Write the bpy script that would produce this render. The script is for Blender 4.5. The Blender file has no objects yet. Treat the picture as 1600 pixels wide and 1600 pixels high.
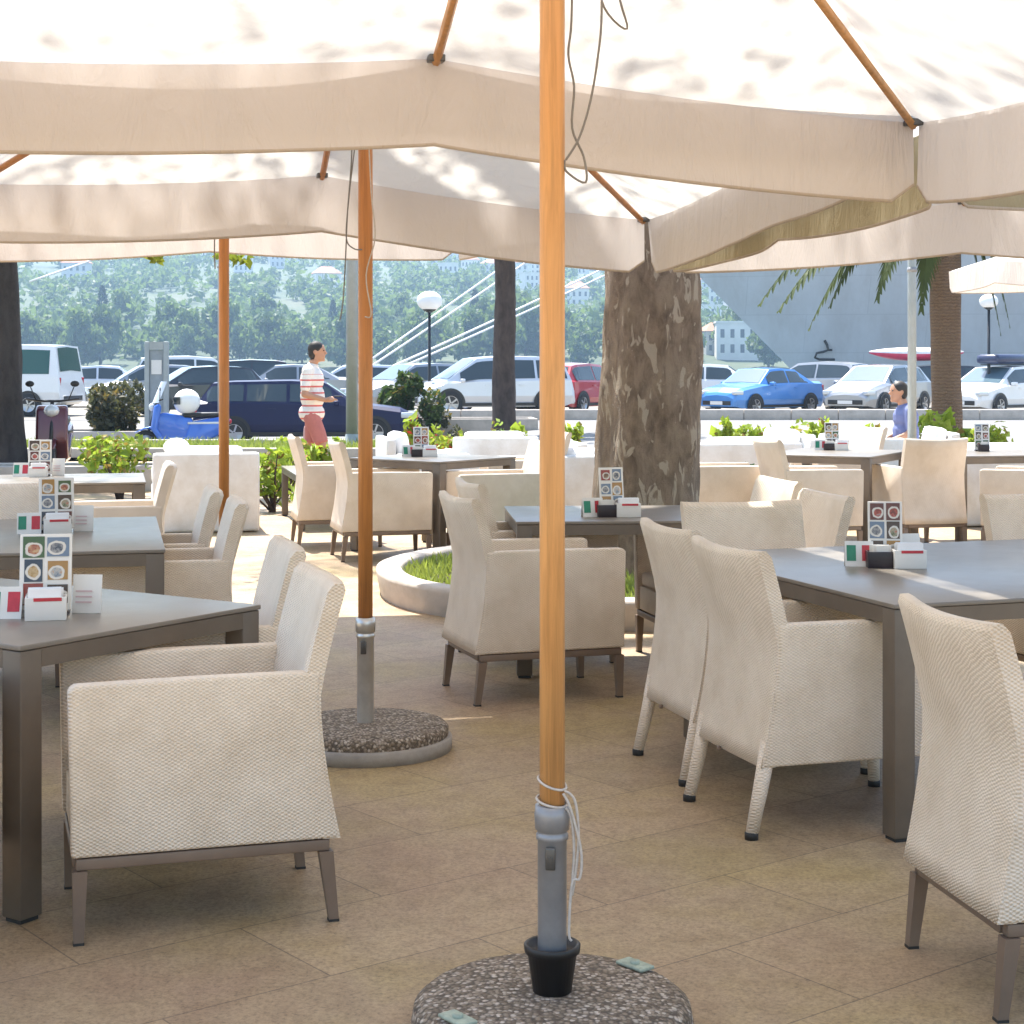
import bpy, bmesh, math, random
from mathutils import Vector, Matrix, noise as mnoise
import numpy as np
PI = math.pi
R = math.radians
rnd = random.Random(7)
scene = bpy.context.scene
COL = scene.collection
F, H, CAMZ = 2700.0, 568.0, 1.5          # focal length in photo pixels, horizon row, eye height
ROT = R(13)                               # the terrace grid is turned 13 degrees
RV = Vector((math.cos(ROT), math.sin(ROT), 0))
UV = Vector((-math.sin(ROT), math.cos(ROT), 0))

def at(px, py, Y):
    return Vector(((px-800)*Y/F, Y, CAMZ-(py-H)*Y/F))

def gz(x, y):                             # the road dips a little on the left
    def s(t):
        t = max(0.0, min(1.0, t)); return t*t*(3-2*t)
    return -0.27*s((1.5-x)/4.0)*s((y-30)/3.5)*s((46.5-y)/3.5)

# ------------------------------------------------------------------ mesh builder
class MB:
    def __init__(self):
        self.v, self.f, self.m, self.s = [], [], [], []
    def add(self, vs, fs, mi=0, smooth=False):
        o = len(self.v)
        self.v += [tuple(p) for p in vs]
        for f in fs:
            self.f.append([i+o for i in f]); self.m.append(mi); self.s.append(smooth)
        return self
    def box(self, c, s, mi=0, rot=None, bevel=0.0, taper=None):
        cx, cy, cz = c; hx, hy, hz = s[0]/2, s[1]/2, s[2]/2
        if bevel > 0:
            bm = bmesh.new(); bmesh.ops.create_cube(bm, size=1)
            for v in bm.verts: v.co = Vector((v.co.x*s[0], v.co.y*s[1], v.co.z*s[2]))
            bmesh.ops.bevel(bm, geom=bm.edges[:], offset=min(bevel, .49*min(s)), segments=2, profile=.6, affect='EDGES')
            vs = [v.co.copy() for v in bm.verts]; bm.verts.index_update()
            fs = [[v.index for v in f.verts] for f in bm.faces]; bm.free()
        else:
            vs = [Vector((x*hx, y*hy, z*hz)) for z in (-1, 1) for y in (-1, 1) for x in (-1, 1)]
            fs = [(0,2,3,1),(4,5,7,6),(0,1,5,4),(2,6,7,3),(0,4,6,2),(1,3,7,5)]
        if taper:
            for v in vs:
                k = 1+(taper-1)*(v.z/s[2]+.5); v.x *= k; v.y *= k
        if rot is not None:
            M = rot if isinstance(rot, Matrix) else Matrix.Rotation(rot, 3, 'Z')
            vs = [M @ v for v in vs]
        vs = [(v.x+cx, v.y+cy, v.z+cz) for v in vs]
        return self.add(vs, fs, mi, bevel > 0)
    def tube(self, pts, r, n=8, mi=0, caps=True, smooth=True, sq=None):
        pts = [Vector(p) for p in pts]
        rr = r if isinstance(r, (list, tuple)) else [r]*len(pts)
        vs = []
        ref = None
        for i, p in enumerate(pts):
            d = (pts[min(i+1, len(pts)-1)]-pts[max(i-1, 0)]).normalized()
            if ref is None:
                ref = d.orthogonal().normalized() if abs(d.z) < .95 else Vector((1, 0, 0))
            a = (ref-d*ref.dot(d)).normalized(); b = d.cross(a); ref = a
            for k in range(n):
                t = 2*PI*k/n
                vs.append(p+(a*math.cos(t)+b*math.sin(t))*rr[i])
        fs = []
        for i in range(len(pts)-1):
            for k in range(n):
                k2 = (k+1) % n
                fs.append((i*n+k, i*n+k2, (i+1)*n+k2, (i+1)*n+k))
        self.add(vs, fs, mi, smooth)
        if caps:
            o = len(self.v)-len(vs)
            for ring, rev in ((0, True), (len(pts)-1, False)):
                idx = [o+ring*n+k for k in range(n)]
                self.f.append(idx[::-1] if rev else idx); self.m.append(mi); self.s.append(False)
        return self
    def lathe(self, prof, n=24, c=(0,0,0), mi=0, axis='Z', smooth=True):
        vs = []
        for r, z in prof:
            for k in range(n):
                t = 2*PI*k/n
                x, y = r*math.cos(t), r*math.sin(t)
                p = (x, y, z) if axis == 'Z' else ((x, z, y) if axis == 'Y' else (z, x, y))
                vs.append((p[0]+c[0], p[1]+c[1], p[2]+c[2]))
        fs = []
        for i in range(len(prof)-1):
            for k in range(n):
                k2 = (k+1) % n
                fs.append((i*n+k, i*n+k2, (i+1)*n+k2, (i+1)*n+k))
        return self.add(vs, fs, mi, smooth)
    def prism(self, poly, y0, y1, mi=0, plane='XZ', bevel=0.0, M=None):
        n = len(poly)
        bm = bmesh.new()
        def mk(a, b, y):
            return (a, y, b) if plane == 'XZ' else ((a, b, y) if plane == 'XY' else (y, a, b))
        v0 = [bm.verts.new(mk(a, b, y0)) for a, b in poly]
        v1 = [bm.verts.new(mk(a, b, y1)) for a, b in poly]
        bm.faces.new(v0); bm.faces.new(v1[::-1])
        for i in range(n):
            bm.faces.new((v0[i], v1[i], v1[(i+1) % n], v0[(i+1) % n]))
        bmesh.ops.recalc_face_normals(bm, faces=bm.faces[:])
        if bevel > 0:
            bmesh.ops.bevel(bm, geom=bm.edges[:], offset=bevel, segments=2, profile=.6, affect='EDGES', clamp_overlap=True)
        bm.verts.index_update()
        vs = [(M @ v.co) if M else v.co.copy() for v in bm.verts]
        fs = [[v.index for v in f.verts] for f in bm.faces]; bm.free()
        return self.add(vs, fs, mi, bevel > 0)
    def grid(self, fn, nu, nv, mi=0, smooth=True, flip=False):
        vs = [fn(i/nu, j/nv) for j in range(nv+1) for i in range(nu+1)]
        w = nu+1
        fs = []
        for j in range(nv):
            for i in range(nu):
                q = (j*w+i, j*w+i+1, (j+1)*w+i+1, (j+1)*w+i)
                fs.append(q[::-1] if flip else q)
        return self.add(vs, fs, mi, smooth)
    def ell(self, c, r, n=12, mi=0, M=None):
        vs, fs = [], []
        m = n//2
        for j in range(m+1):
            ph = PI*j/m
            for k in range(n):
                t = 2*PI*k/n
                p = Vector((r[0]*math.sin(ph)*math.cos(t), r[1]*math.sin(ph)*math.sin(t), r[2]*math.cos(ph)))
                if M: p = M @ p
                vs.append(p+Vector(c))
        for j in range(m):
            for k in range(n):
                k2 = (k+1) % n
                fs.append((j*n+k, (j+1)*n+k, (j+1)*n+k2, j*n+k2))
        return self.add(vs, fs, mi, True)
    def mesh(self, name, mats):
        me = bpy.data.meshes.new(name)
        me.from_pydata(self.v, [], self.f)
        for m in (mats if isinstance(mats, (list, tuple)) else [mats]): me.materials.append(m)
        me.polygons.foreach_set('material_index', self.m)
        me.polygons.foreach_set('use_smooth', self.s)
        me.update()
        return me
    def build(self, name, mats, parent=None):
        o = bpy.data.objects.new(name, self.mesh(name, mats))
        COL.objects.link(o)
        if parent: o.parent = parent
        return o

def tag(o, label=None, cat=None, group=None, kind=None):
    if label: o['label'] = label
    if cat: o['category'] = cat
    if group: o['group'] = group
    if kind: o['kind'] = kind
    return o
def thing(name, label, cat, loc=(0,0,0), rz=0, group=None):
    o = bpy.data.objects.new(name, None); COL.objects.link(o)
    o.location = loc; o.rotation_euler = (0, 0, rz); o.empty_display_size = .2
    return tag(o, label, cat, group)
KIDS = {}
def kids(o):
    return [c for c in COL.objects if c.parent == o]
def dup(root, loc, rz, label, group=None, scale=None):
    r = root.copy(); COL.objects.link(r); r.location = loc; r.rotation_euler = (0, 0, rz)
    r['label'] = label
    if group: r['group'] = group
    if scale: r.scale = (scale,)*3 if not isinstance(scale, tuple) else scale
    if root.name not in KIDS:
        KIDS[root.name] = [(c, kids(c)) for c in kids(root)]
    for ch, gs in KIDS[root.name]:
        c = ch.copy(); COL.objects.link(c); c.parent = r
        for g in gs:
            d = g.copy(); COL.objects.link(d); d.parent = c
    return r

def quads(name, C, A, B, mat, parent=None, ids=None, mats=None):
    """many small four-cornered leaves: centres C, half axes A and B (n,3 arrays)"""
    n = len(C)
    P = np.empty((n, 4, 3))
    P[:, 0] = C-A*.15-B; P[:, 1] = C+A; P[:, 2] = C-A*.15+B; P[:, 3] = C-A
    me = bpy.data.meshes.new(name)
    me.vertices.add(n*4); me.loops.add(n*4); me.polygons.add(n)
    me.vertices.foreach_set('co', P.reshape(-1))
    me.loops.foreach_set('vertex_index', np.arange(n*4))
    me.polygons.foreach_set('loop_start', np.arange(0, n*4, 4))
    me.polygons.foreach_set('loop_total', np.full(n, 4))
    for m in (mats or [mat]): me.materials.append(m)
    if ids is not None: me.polygons.foreach_set('material_index', ids)
    me.update(); me.validate()
    o = bpy.data.objects.new(name, me); COL.objects.link(o)
    if parent: o.parent = parent
    return o
def rdirs(n, rg):
    d = rg.normal(size=(n, 3)); return d/np.linalg.norm(d, axis=1)[:, None]
def leaf_axes(n, size, rg, up=0.0):
    a = rdirs(n, rg); b = rdirs(n, rg)
    b -= a*(a*b).sum(1)[:, None]; b /= np.linalg.norm(b, axis=1)[:, None]+1e-9
    s = size*rg.uniform(.6, 1.3, n)[:, None]
    return a*s, b*s*.55

# ------------------------------------------------------------------ materials
def newmat(name):
    m = bpy.data.materials.new(name); m.use_nodes = True
    nt = m.node_tree
    return m, nt, nt.nodes['Principled BSDF'], nt.nodes['Material Output']
def node(nt, t, **kw):
    n = nt.nodes.new(t)
    for k, v in kw.items():
        if k in n.inputs: n.inputs[k].default_value = v
        else: setattr(n, k, v)
    return n
def c4(c): return (c[0], c[1], c[2], 1)
def mix(nt, fac, a, b):
    n = nt.nodes.new('ShaderNodeMix'); n.data_type = 'RGBA'
    L = nt.links
    if hasattr(fac, 'links') or not isinstance(fac, (int, float)): L.new(fac, n.inputs[0])
    else: n.inputs[0].default_value = fac
    for v, i in ((a, 6), (b, 7)):
        if isinstance(v, tuple): n.inputs[i].default_value = c4(v)
        else: L.new(v, n.inputs[i])
    return n.outputs[2]
def ramp(nt, val, stops):
    n = nt.nodes.new('ShaderNodeValToRGB'); nt.links.new(val, n.inputs[0])
    e = n.color_ramp.elements
    while len(e) < len(stops): e.new(.5)
    for i, (p, c) in enumerate(stops):
        e[i].position = p; e[i].color = c4(c) if isinstance(c, tuple) else (c, c, c, 1)
    return n.outputs[0]
def noise(nt, scale, detail=4, rough=.6, coord='Object', vec=None, dist=0):
    if vec is None:
        vec = node(nt, 'ShaderNodeTexCoord').outputs[coord]
    n = node(nt, 'ShaderNodeTexNoise', Scale=scale, Detail=detail, Roughness=rough, Distortion=dist)
    nt.links.new(vec, n.inputs['Vector'])
    return n.outputs['Fac']
def bump(nt, b, h, strength, dist):
    n = node(nt, 'ShaderNodeBump', Strength=strength, Distance=dist)
    nt.links.new(h, n.inputs['Height']); nt.links.new(n.outputs[0], b.inputs['Normal'])
def plain(name, c, rough=.5, metal=0, var=.12, scale=8, bmp=0, bscale=60, coat=0, spec=.5, alpha=None):
    m, nt, b, o = newmat(name)
    b.inputs['Roughness'].default_value = rough; b.inputs['Metallic'].default_value = metal
    b.inputs['Coat Weight'].default_value = coat; b.inputs['Specular IOR Level'].default_value = spec
    if var:
        f = noise(nt, scale, 5, .65)
        r = ramp(nt, f, [(.3, tuple(x*(1-var) for x in c)), (.7, tuple(min(1, x*(1+var)) for x in c))])
        nt.links.new(r, b.inputs['Base Color'])
    else: b.inputs['Base Color'].default_value = c4(c)
    if bmp: bump(nt, b, noise(nt, bscale, 4, .6), bmp, .01)
    return m
def fabric(name, c, trans, warm=(1, .95, .86)):
    m, nt, b, o = newmat(name)
    f = noise(nt, 1.3, 4, .6); g = noise(nt, 260, 2, .5)
    col = ramp(nt, f, [(.3, tuple(x*.94 for x in c)), (.7, c)])
    nt.links.new(col, b.inputs['Base Color']); b.inputs['Roughness'].default_value = .85
    b.inputs['Specular IOR Level'].default_value = .15
    tcf = node(nt, 'ShaderNodeTexCoord').outputs['Object']; mpf = node(nt, 'ShaderNodeMapping'); mpf.inputs['Scale'].default_value = (1, 1, .3); nt.links.new(tcf, mpf.inputs[0])
    bump(nt, b, noise(nt, 6.5, 6, .6, vec=mpf.outputs[0], dist=.8), .6, .05)
    t = node(nt, 'ShaderNodeBsdfTranslucent'); t.inputs['Color'].default_value = c4(tuple(x*y for x, y in zip(c, warm)))
    mx = node(nt, 'ShaderNodeMixShader'); mx.inputs[0].default_value = trans
    nt.links.new(b.outputs[0], mx.inputs[1]); nt.links.new(t.outputs[0], mx.inputs[2]); nt.links.new(mx.outputs[0], o.inputs['Surface'])
    return m
def leafmat(name, c, c2, scale=3, trans=.35):
    m, nt, b, o = newmat(name)
    col = ramp(nt, noise(nt, scale, 3, .6), [(.32, c), (.68, c2)])
    nt.links.new(col, b.inputs['Base Color']); b.inputs['Roughness'].default_value = .55
    b.inputs['Specular IOR Level'].default_value = .3
    t = node(nt, 'ShaderNodeBsdfTranslucent'); nt.links.new(mix(nt, .5, col, (c2[0]*1.5, c2[1]*1.6, c2[2])), t.inputs['Color'])
    mx = node(nt, 'ShaderNodeMixShader'); mx.inputs[0].default_value = trans
    nt.links.new(b.outputs[0], mx.inputs[1]); nt.links.new(t.outputs[0], mx.inputs[2]); nt.links.new(mx.outputs[0], o.inputs['Surface'])
    return m

M = {}
def wicker(name, c):
    m, nt, b, o = newmat(name)
    tc = node(nt, 'ShaderNodeTexCoord').outputs['Object']
    sep = node(nt, 'ShaderNodeSeparateXYZ'); nt.links.new(tc, sep.inputs[0])
    def mth(op, a, bb=None):
        n = nt.nodes.new('ShaderNodeMath'); n.operation = op
        for v, i in ((a, 0), (bb, 1)):
            if v is None: continue
            if isinstance(v, (int, float)): n.inputs[i].default_value = v
            else: nt.links.new(v, n.inputs[i])
        return n.outputs[0]
    # basket weave: strands in z crossing strands in (x+y)
    h = mth('ADD', sep.outputs[0], sep.outputs[1])
    wob = noise(nt, 30, 2, .5)
    sx = mth('SINE', mth('ADD', mth('MULTIPLY', h, 2*PI/.0165), mth('MULTIPLY', wob, 4.0)))
    sz = mth('SINE', mth('ADD', mth('MULTIPLY', sep.outputs[2], 2*PI/.0098), mth('MULTIPLY', wob, 5.0)))
    w = mth('MULTIPLY', sx, sz)
    col = ramp(nt, mth('ADD', mth('MULTIPLY', w, .32), .5), [(.2, tuple(x*.87 for x in c)), (.72, tuple(min(1, x*1.06) for x in c))])
    blotch = ramp(nt, noise(nt, 5, 6, .7), [(.32, (.86, .83, .79)), (.62, (1, 1, 1))])
    n = nt.nodes.new('ShaderNodeMix'); n.data_type = 'RGBA'; n.blend_type = 'MULTIPLY'; n.inputs[0].default_value = 1
    nt.links.new(col, n.inputs[6]); nt.links.new(blotch, n.inputs[7]); nt.links.new(n.outputs[2], b.inputs['Base Color'])
    b.inputs['Roughness'].default_value = .5; b.inputs['Specular IOR Level'].default_value = .35
    bump(nt, b, w, .45, .004)
    return m
M['wicker'] = wicker('woven_cream_wicker', (.79, .68, .555))
M['wicker_edge'] = wicker('woven_wicker_trim', (.80, .69, .57))
M['lounge'] = wicker('woven_white_wicker', (.80, .79, .77))
M['cushion'] = plain('white_cushion_cloth', (.86, .86, .87), .9, var=.04)
M['chair_metal'] = plain('tan_painted_metal', (.20, .145, .108), .45, .2, .10)
M['rubber'] = plain('black_rubber', (.02, .02, .02), .6, var=.2)
M['table_frame'] = plain('taupe_painted_aluminium', (.14, .112, .085), .45, .15, .12, 6)
M['table_top'] = plain('grey_composite_table_top', (.19, .158, .122), .36, var=.12, scale=2.5, bmp=.03, bscale=300, spec=.38)
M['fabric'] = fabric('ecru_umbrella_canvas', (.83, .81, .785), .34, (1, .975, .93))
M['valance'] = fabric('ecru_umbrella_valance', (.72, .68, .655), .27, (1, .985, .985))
M['valance_shade'] = fabric('shade_tinted_valance', (.40, .35, .23), .22, (1, .97, .85))  # same ecru canvas, its shade painted in as a darker olive tone
M['seam'] = fabric('doubled_canvas_hem', (.60, .53, .46), .2)
def woodmat(name, c):
    m, nt, b, o = newmat(name)
    tc = node(nt, 'ShaderNodeTexCoord').outputs['Object']
    mp = node(nt, 'ShaderNodeMapping'); mp.inputs['Scale'].default_value = (1, 1, .06)
    nt.links.new(tc, mp.inputs[0])
    f = noise(nt, 60, 5, .6, vec=mp.outputs[0], dist=.6)
    k = noise(nt, 2.2, 3, .5)
    col = ramp(nt, f, [(.25, tuple(x*.60 for x in c)), (.6, c), (.85, tuple(x*1.15 for x in c))])
    col = mix(nt, ramp(nt, k, [(.35, 0.0), (.75, .35)]), col, (c[0]*1.15, c[1]*.9, c[2]*.6))
    nt.links.new(col, b.inputs['Base Color']); b.inputs['Roughness'].default_value = .38
    bump(nt, b, f, .12, .004)
    return m
M['wood'] = woodmat('varnished_orange_wood', (.68, .36, .135))
M['wood_dark'] = woodmat('varnished_red_wood', (.55, .23, .065))
M['steel'] = plain('grey_sleeve_steel', (.30, .30, .31), .42, .35, .12, 14)
M['silver'] = plain('bright_galvanised_tube', (.62, .62, .60), .30, .75, .12, 14)
M['darksteel'] = plain('dark_steel', (.12, .12, .12), .35, .8, .1)
M['greypaint'] = plain('grey_painted_steel', (.34, .37, .37), .5, .2, .08)
M['black'] = plain('black_plastic', (.012, .012, .013), .42, var=.2, scale=30)
M['cord'] = plain('pale_cord', (.55, .50, .45), .9, var=.15, scale=90)
M['cord_dark'] = plain('grey_cord', (.22, .21, .2), .9, var=.15, scale=90)
def pebble(name):
    m, nt, b, o = newmat(name)
    tc = node(nt, 'ShaderNodeTexCoord').outputs['Object']
    v = node(nt, 'ShaderNodeTexVoronoi', Scale=95.0); nt.links.new(tc, v.inputs['Vector'])
    bw = node(nt, 'ShaderNodeSeparateColor'); nt.links.new(v.outputs['Color'], bw.inputs[0])
    col = ramp(nt, bw.outputs[0], [(0, (.11, .08, .055)), (.3, (.24, .185, .13)), (.65, (.33, .265, .20)), (.97, (.58, .50, .42))])
    col = mix(nt, ramp(nt, v.outputs['Distance'], [(.42, 0.0), (.75, .85)]), col, (.075, .057, .042))
    nt.links.new(col, b.inputs['Base Color']); b.inputs['Roughness'].default_value = .8
    inv = ramp(nt, v.outputs['Distance'], [(0, 1.0), (.7, 0.0)])
    bump(nt, b, inv, .9, .006)
    return m
M['pebble'] = pebble('exposed_pebble_concrete')
M['concrete'] = plain('grey_concrete', (.34, .31, .28), .85, var=.2, scale=9, bmp=.2)
M['stone'] = plain('pale_kerb_stone', (.46, .41, .36), .8, var=.18, scale=3.5, bmp=.3, bscale=25)
def paving(name, c, rot, bw, bh, joint=(.10, .075, .055)):
    m, nt, b, o = newmat(name)
    tc = node(nt, 'ShaderNodeTexCoord').outputs['Object']
    mp = node(nt, 'ShaderNodeMapping'); mp.inputs['Rotation'].default_value = (0, 0, rot); nt.links.new(tc, mp.inputs[0])
    br = node(nt, 'ShaderNodeTexBrick', Scale=1.0); nt.links.new(mp.outputs[0], br.inputs['Vector'])
    br.inputs['Brick Width'].default_value = bw; br.inputs['Row Height'].default_value = bh
    br.inputs['Mortar Size'].default_value = .0028; br.inputs['Mortar Smooth'].default_value = .3
    br.offset = .5; br.inputs['Bias'].default_value = 0
    br.inputs['Color1'].default_value = c4(tuple(x*.92 for x in c)); br.inputs['Color2'].default_value = c4(tuple(x*1.06 for x in c))
    br.inputs['Mortar'].default_value = c4(joint)
    big = noise(nt, 1.1, 5, .6); fine = noise(nt, 85, 5, .8); mid = noise(nt, 9, 5, .65)
    n = nt.nodes.new('ShaderNodeMix'); n.data_type = 'RGBA'; n.blend_type = 'MULTIPLY'; n.inputs[0].default_value = 1
    tint = ramp(nt, big, [(.32, (.92, .84, .86)), (.5, (1, .98, .93)), (.64, (.98, .97, .74))])
    nt.links.new(br.outputs['Color'], n.inputs[6]); nt.links.new(tint, n.inputs[7])
    n2 = nt.nodes.new('ShaderNodeMix'); n2.data_type = 'RGBA'; n2.blend_type = 'MULTIPLY'; n2.inputs[0].default_value = 1
    nt.links.new(n.outputs[2], n2.inputs[6]); nt.links.new(ramp(nt, fine, [(.30, (.50, .49, .48)), (.5, (1, 1, 1)), (.72, (1.32, 1.32, 1.30))]), n2.inputs[7])
    n3 = nt.nodes.new('ShaderNodeMix'); n3.data_type = 'RGBA'; n3.blend_type = 'MULTIPLY'; n3.inputs[0].default_value = 1
    nt.links.new(n2.outputs[2], n3.inputs[6]); nt.links.new(ramp(nt, mid, [(.25, (.80, .77, .75)), (.56, (1.03, 1.03, 1.03))]), n3.inputs[7])
    nt.links.new(n3.outputs[2], b.inputs['Base Color'])
    b.inputs['Roughness'].default_value = .62
    bump(nt, b, fine, .4, .005)
    return m
M['paving'] = paving('terrace_stone_slabs', (.385, .285, .178), R(-38), .90, .45, (.20, .15, .10))
M['asphalt'] = plain('sunlit_asphalt', (.17, .165, .16), .85, var=.14, scale=1.2, bmp=.2)
M['ground'] = plain('packed_ground', (.20, .18, .15), .9, var=.2, scale=.6)
M['grass_blade'] = leafmat('grass_blades', (.17, .23, .04), (.34, .38, .09), 1.2, .3)
M['soil'] = plain('dark_soil', (.055, .045, .03), .95, var=.3, scale=6)
def topmat(name, c):
    m, nt, b, o = newmat(name)
    f = noise(nt, 2.6, 6, .65); g = noise(nt, 9, 6, .7)
    nt.links.new(ramp(nt, f, [(.3, tuple(x*.93 for x in c)), (.7, tuple(x*1.06 for x in c))]), b.inputs['Base Color'])
    nt.links.new(ramp(nt, g, [(.3, .29), (.7, .34)]), b.inputs['Roughness']); b.inputs['Specular IOR Level'].default_value = .38
    bump(nt, b, noise(nt, 300, 2, .5), .04, .002)
    return m
M['table_top'] = topmat('grey_composite_table_surface', (.20, .176, .148))
def water(name):
    m, nt, b, o = newmat(name)
    b.inputs['Base Color'].default_value = (.03, .07, .09, 1); b.inputs['Roughness'].default_value = .15
    bump(nt, b, noise(nt, .8, 4, .6), .3, .2)
    return m
M['water'] = water('harbour_water')
M['plane_leaf'] = leafmat('plane_tree_leaf', (.08, .12, .015), (.20, .23, .03), .8, .45)
M['bush_leaf'] = leafmat('bush_leaf', (.025, .055, .014), (.075, .115, .03), 3)
M['bush_brown'] = leafmat('brownish_bush_leaf', (.035, .04, .022), (.10, .10, .055), 3)
M['plant_leaf'] = leafmat('bright_plant_leaf', (.13, .23, .02), (.36, .44, .06), 5)
M['palm_leaf'] = leafmat('palm_leaf', (.035, .055, .018), (.085, .115, .035), 2, .25)
M['petal_red'] = plain('red_petals', (.55, .06, .05), .6)
M['petal_yellow'] = plain('yellow_petals', (.68, .50, .10), .6)
# ================================================================== SETTING
def struct(name, mb, mats):
    return tag(mb.build(name, mats), kind='structure')
def axis(a, b, step, fine=None):
    out = [a]
    while out[-1] < b-1e-6:
        st = fine[2] if fine and fine[0] <= out[-1] < fine[1] else step
        out.append(min(b, out[-1]+st))
    return out
def sheet(name, xs, ys, zoff, mat):
    mb = MB(); w = len(xs)
    vs = [(x, y, gz(x, y)+zoff) for y in ys for x in xs]
    fs = [(j*w+i, j*w+i+1, (j+1)*w+i+1, (j+1)*w+i) for j in range(len(ys)-1) for i in range(w-1)]
    mb.add(vs, fs, 0, False)
    return struct(name, mb, mat)
sheet('ground', axis(-120, 140, 20, (-20, 4, 1)), axis(-12, 78, 9, (29, 48, .5)), 0, M['ground'])
sheet('terrace_paving', [-14, 16], [-8, 26.4], .004, M['paving'])
sheet('road', axis(-60, 60, 6, (-20, 4, 1)), axis(30.6, 46, 1, (29, 48, .5)), .004, M['asphalt'])
sheet('car_park', [-80, 90], [46.02, 76], .004, M['asphalt'])
mb = MB(); mb.box((5, 77.9, -1.2), (260, 0.3, 2.6)); struct('quay_edge', mb, M['concrete'])
mb = MB(); mb.add([(-900, 78, -1.7), (1000, 78, -1.7), (1000, 470, -1.7), (-900, 470, -1.7)], [(0, 1, 2, 3)]); struct('harbour_water', mb, M['water'])
# long low kerb between the road and the car park
mb = MB()
for k in range(24):
    x0 = -2.6+k*1.25
    mb.box((x0+.62, 46.0, .13+gz(x0, 46)), (1.235, .45, .30), bevel=.02)
kb = mb.build('kerb', M['stone']); tag(kb, kind='structure')
mb = MB(); mb.box((-5.6, 27.6, .075), (10.4, 0.22, .15), bevel=.015); mb.box((-5.6, 30.7, .075), (10.4, 0.18, .15), bevel=.015)
tag(mb.build('kerb_strip', M['stone']), kind='structure')
rg = np.random.default_rng(3)
def grass(name, pts, size, label=None):
    n = len(pts); C = np.array(pts); ang = rg.uniform(0, 2*PI, n)
    lean = rg.normal(0, .35, (n, 2)); s = size*rg.uniform(.5, 1.3, n)
    A = np.stack([lean[:, 0]*s, lean[:, 1]*s, s], 1); B = np.stack([np.cos(ang), np.sin(ang), 0*ang], 1)*(.10*size+.004)
    C[:, 2] += s*.9
    return quads(name, C, A, B, M['grass_blade'])
pts = [(rg.uniform(-10.6, -.5), rg.uniform(27.75, 30.6), .0) for _ in range(9000)]
tag(grass('grass', pts, .10), kind='stuff')
mb = MB(); mb.box((-5.6, 29.15, .02), (10.2, 2.9, .04)); tag(mb.build('grass_soil', M['soil']), kind='structure')

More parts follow.
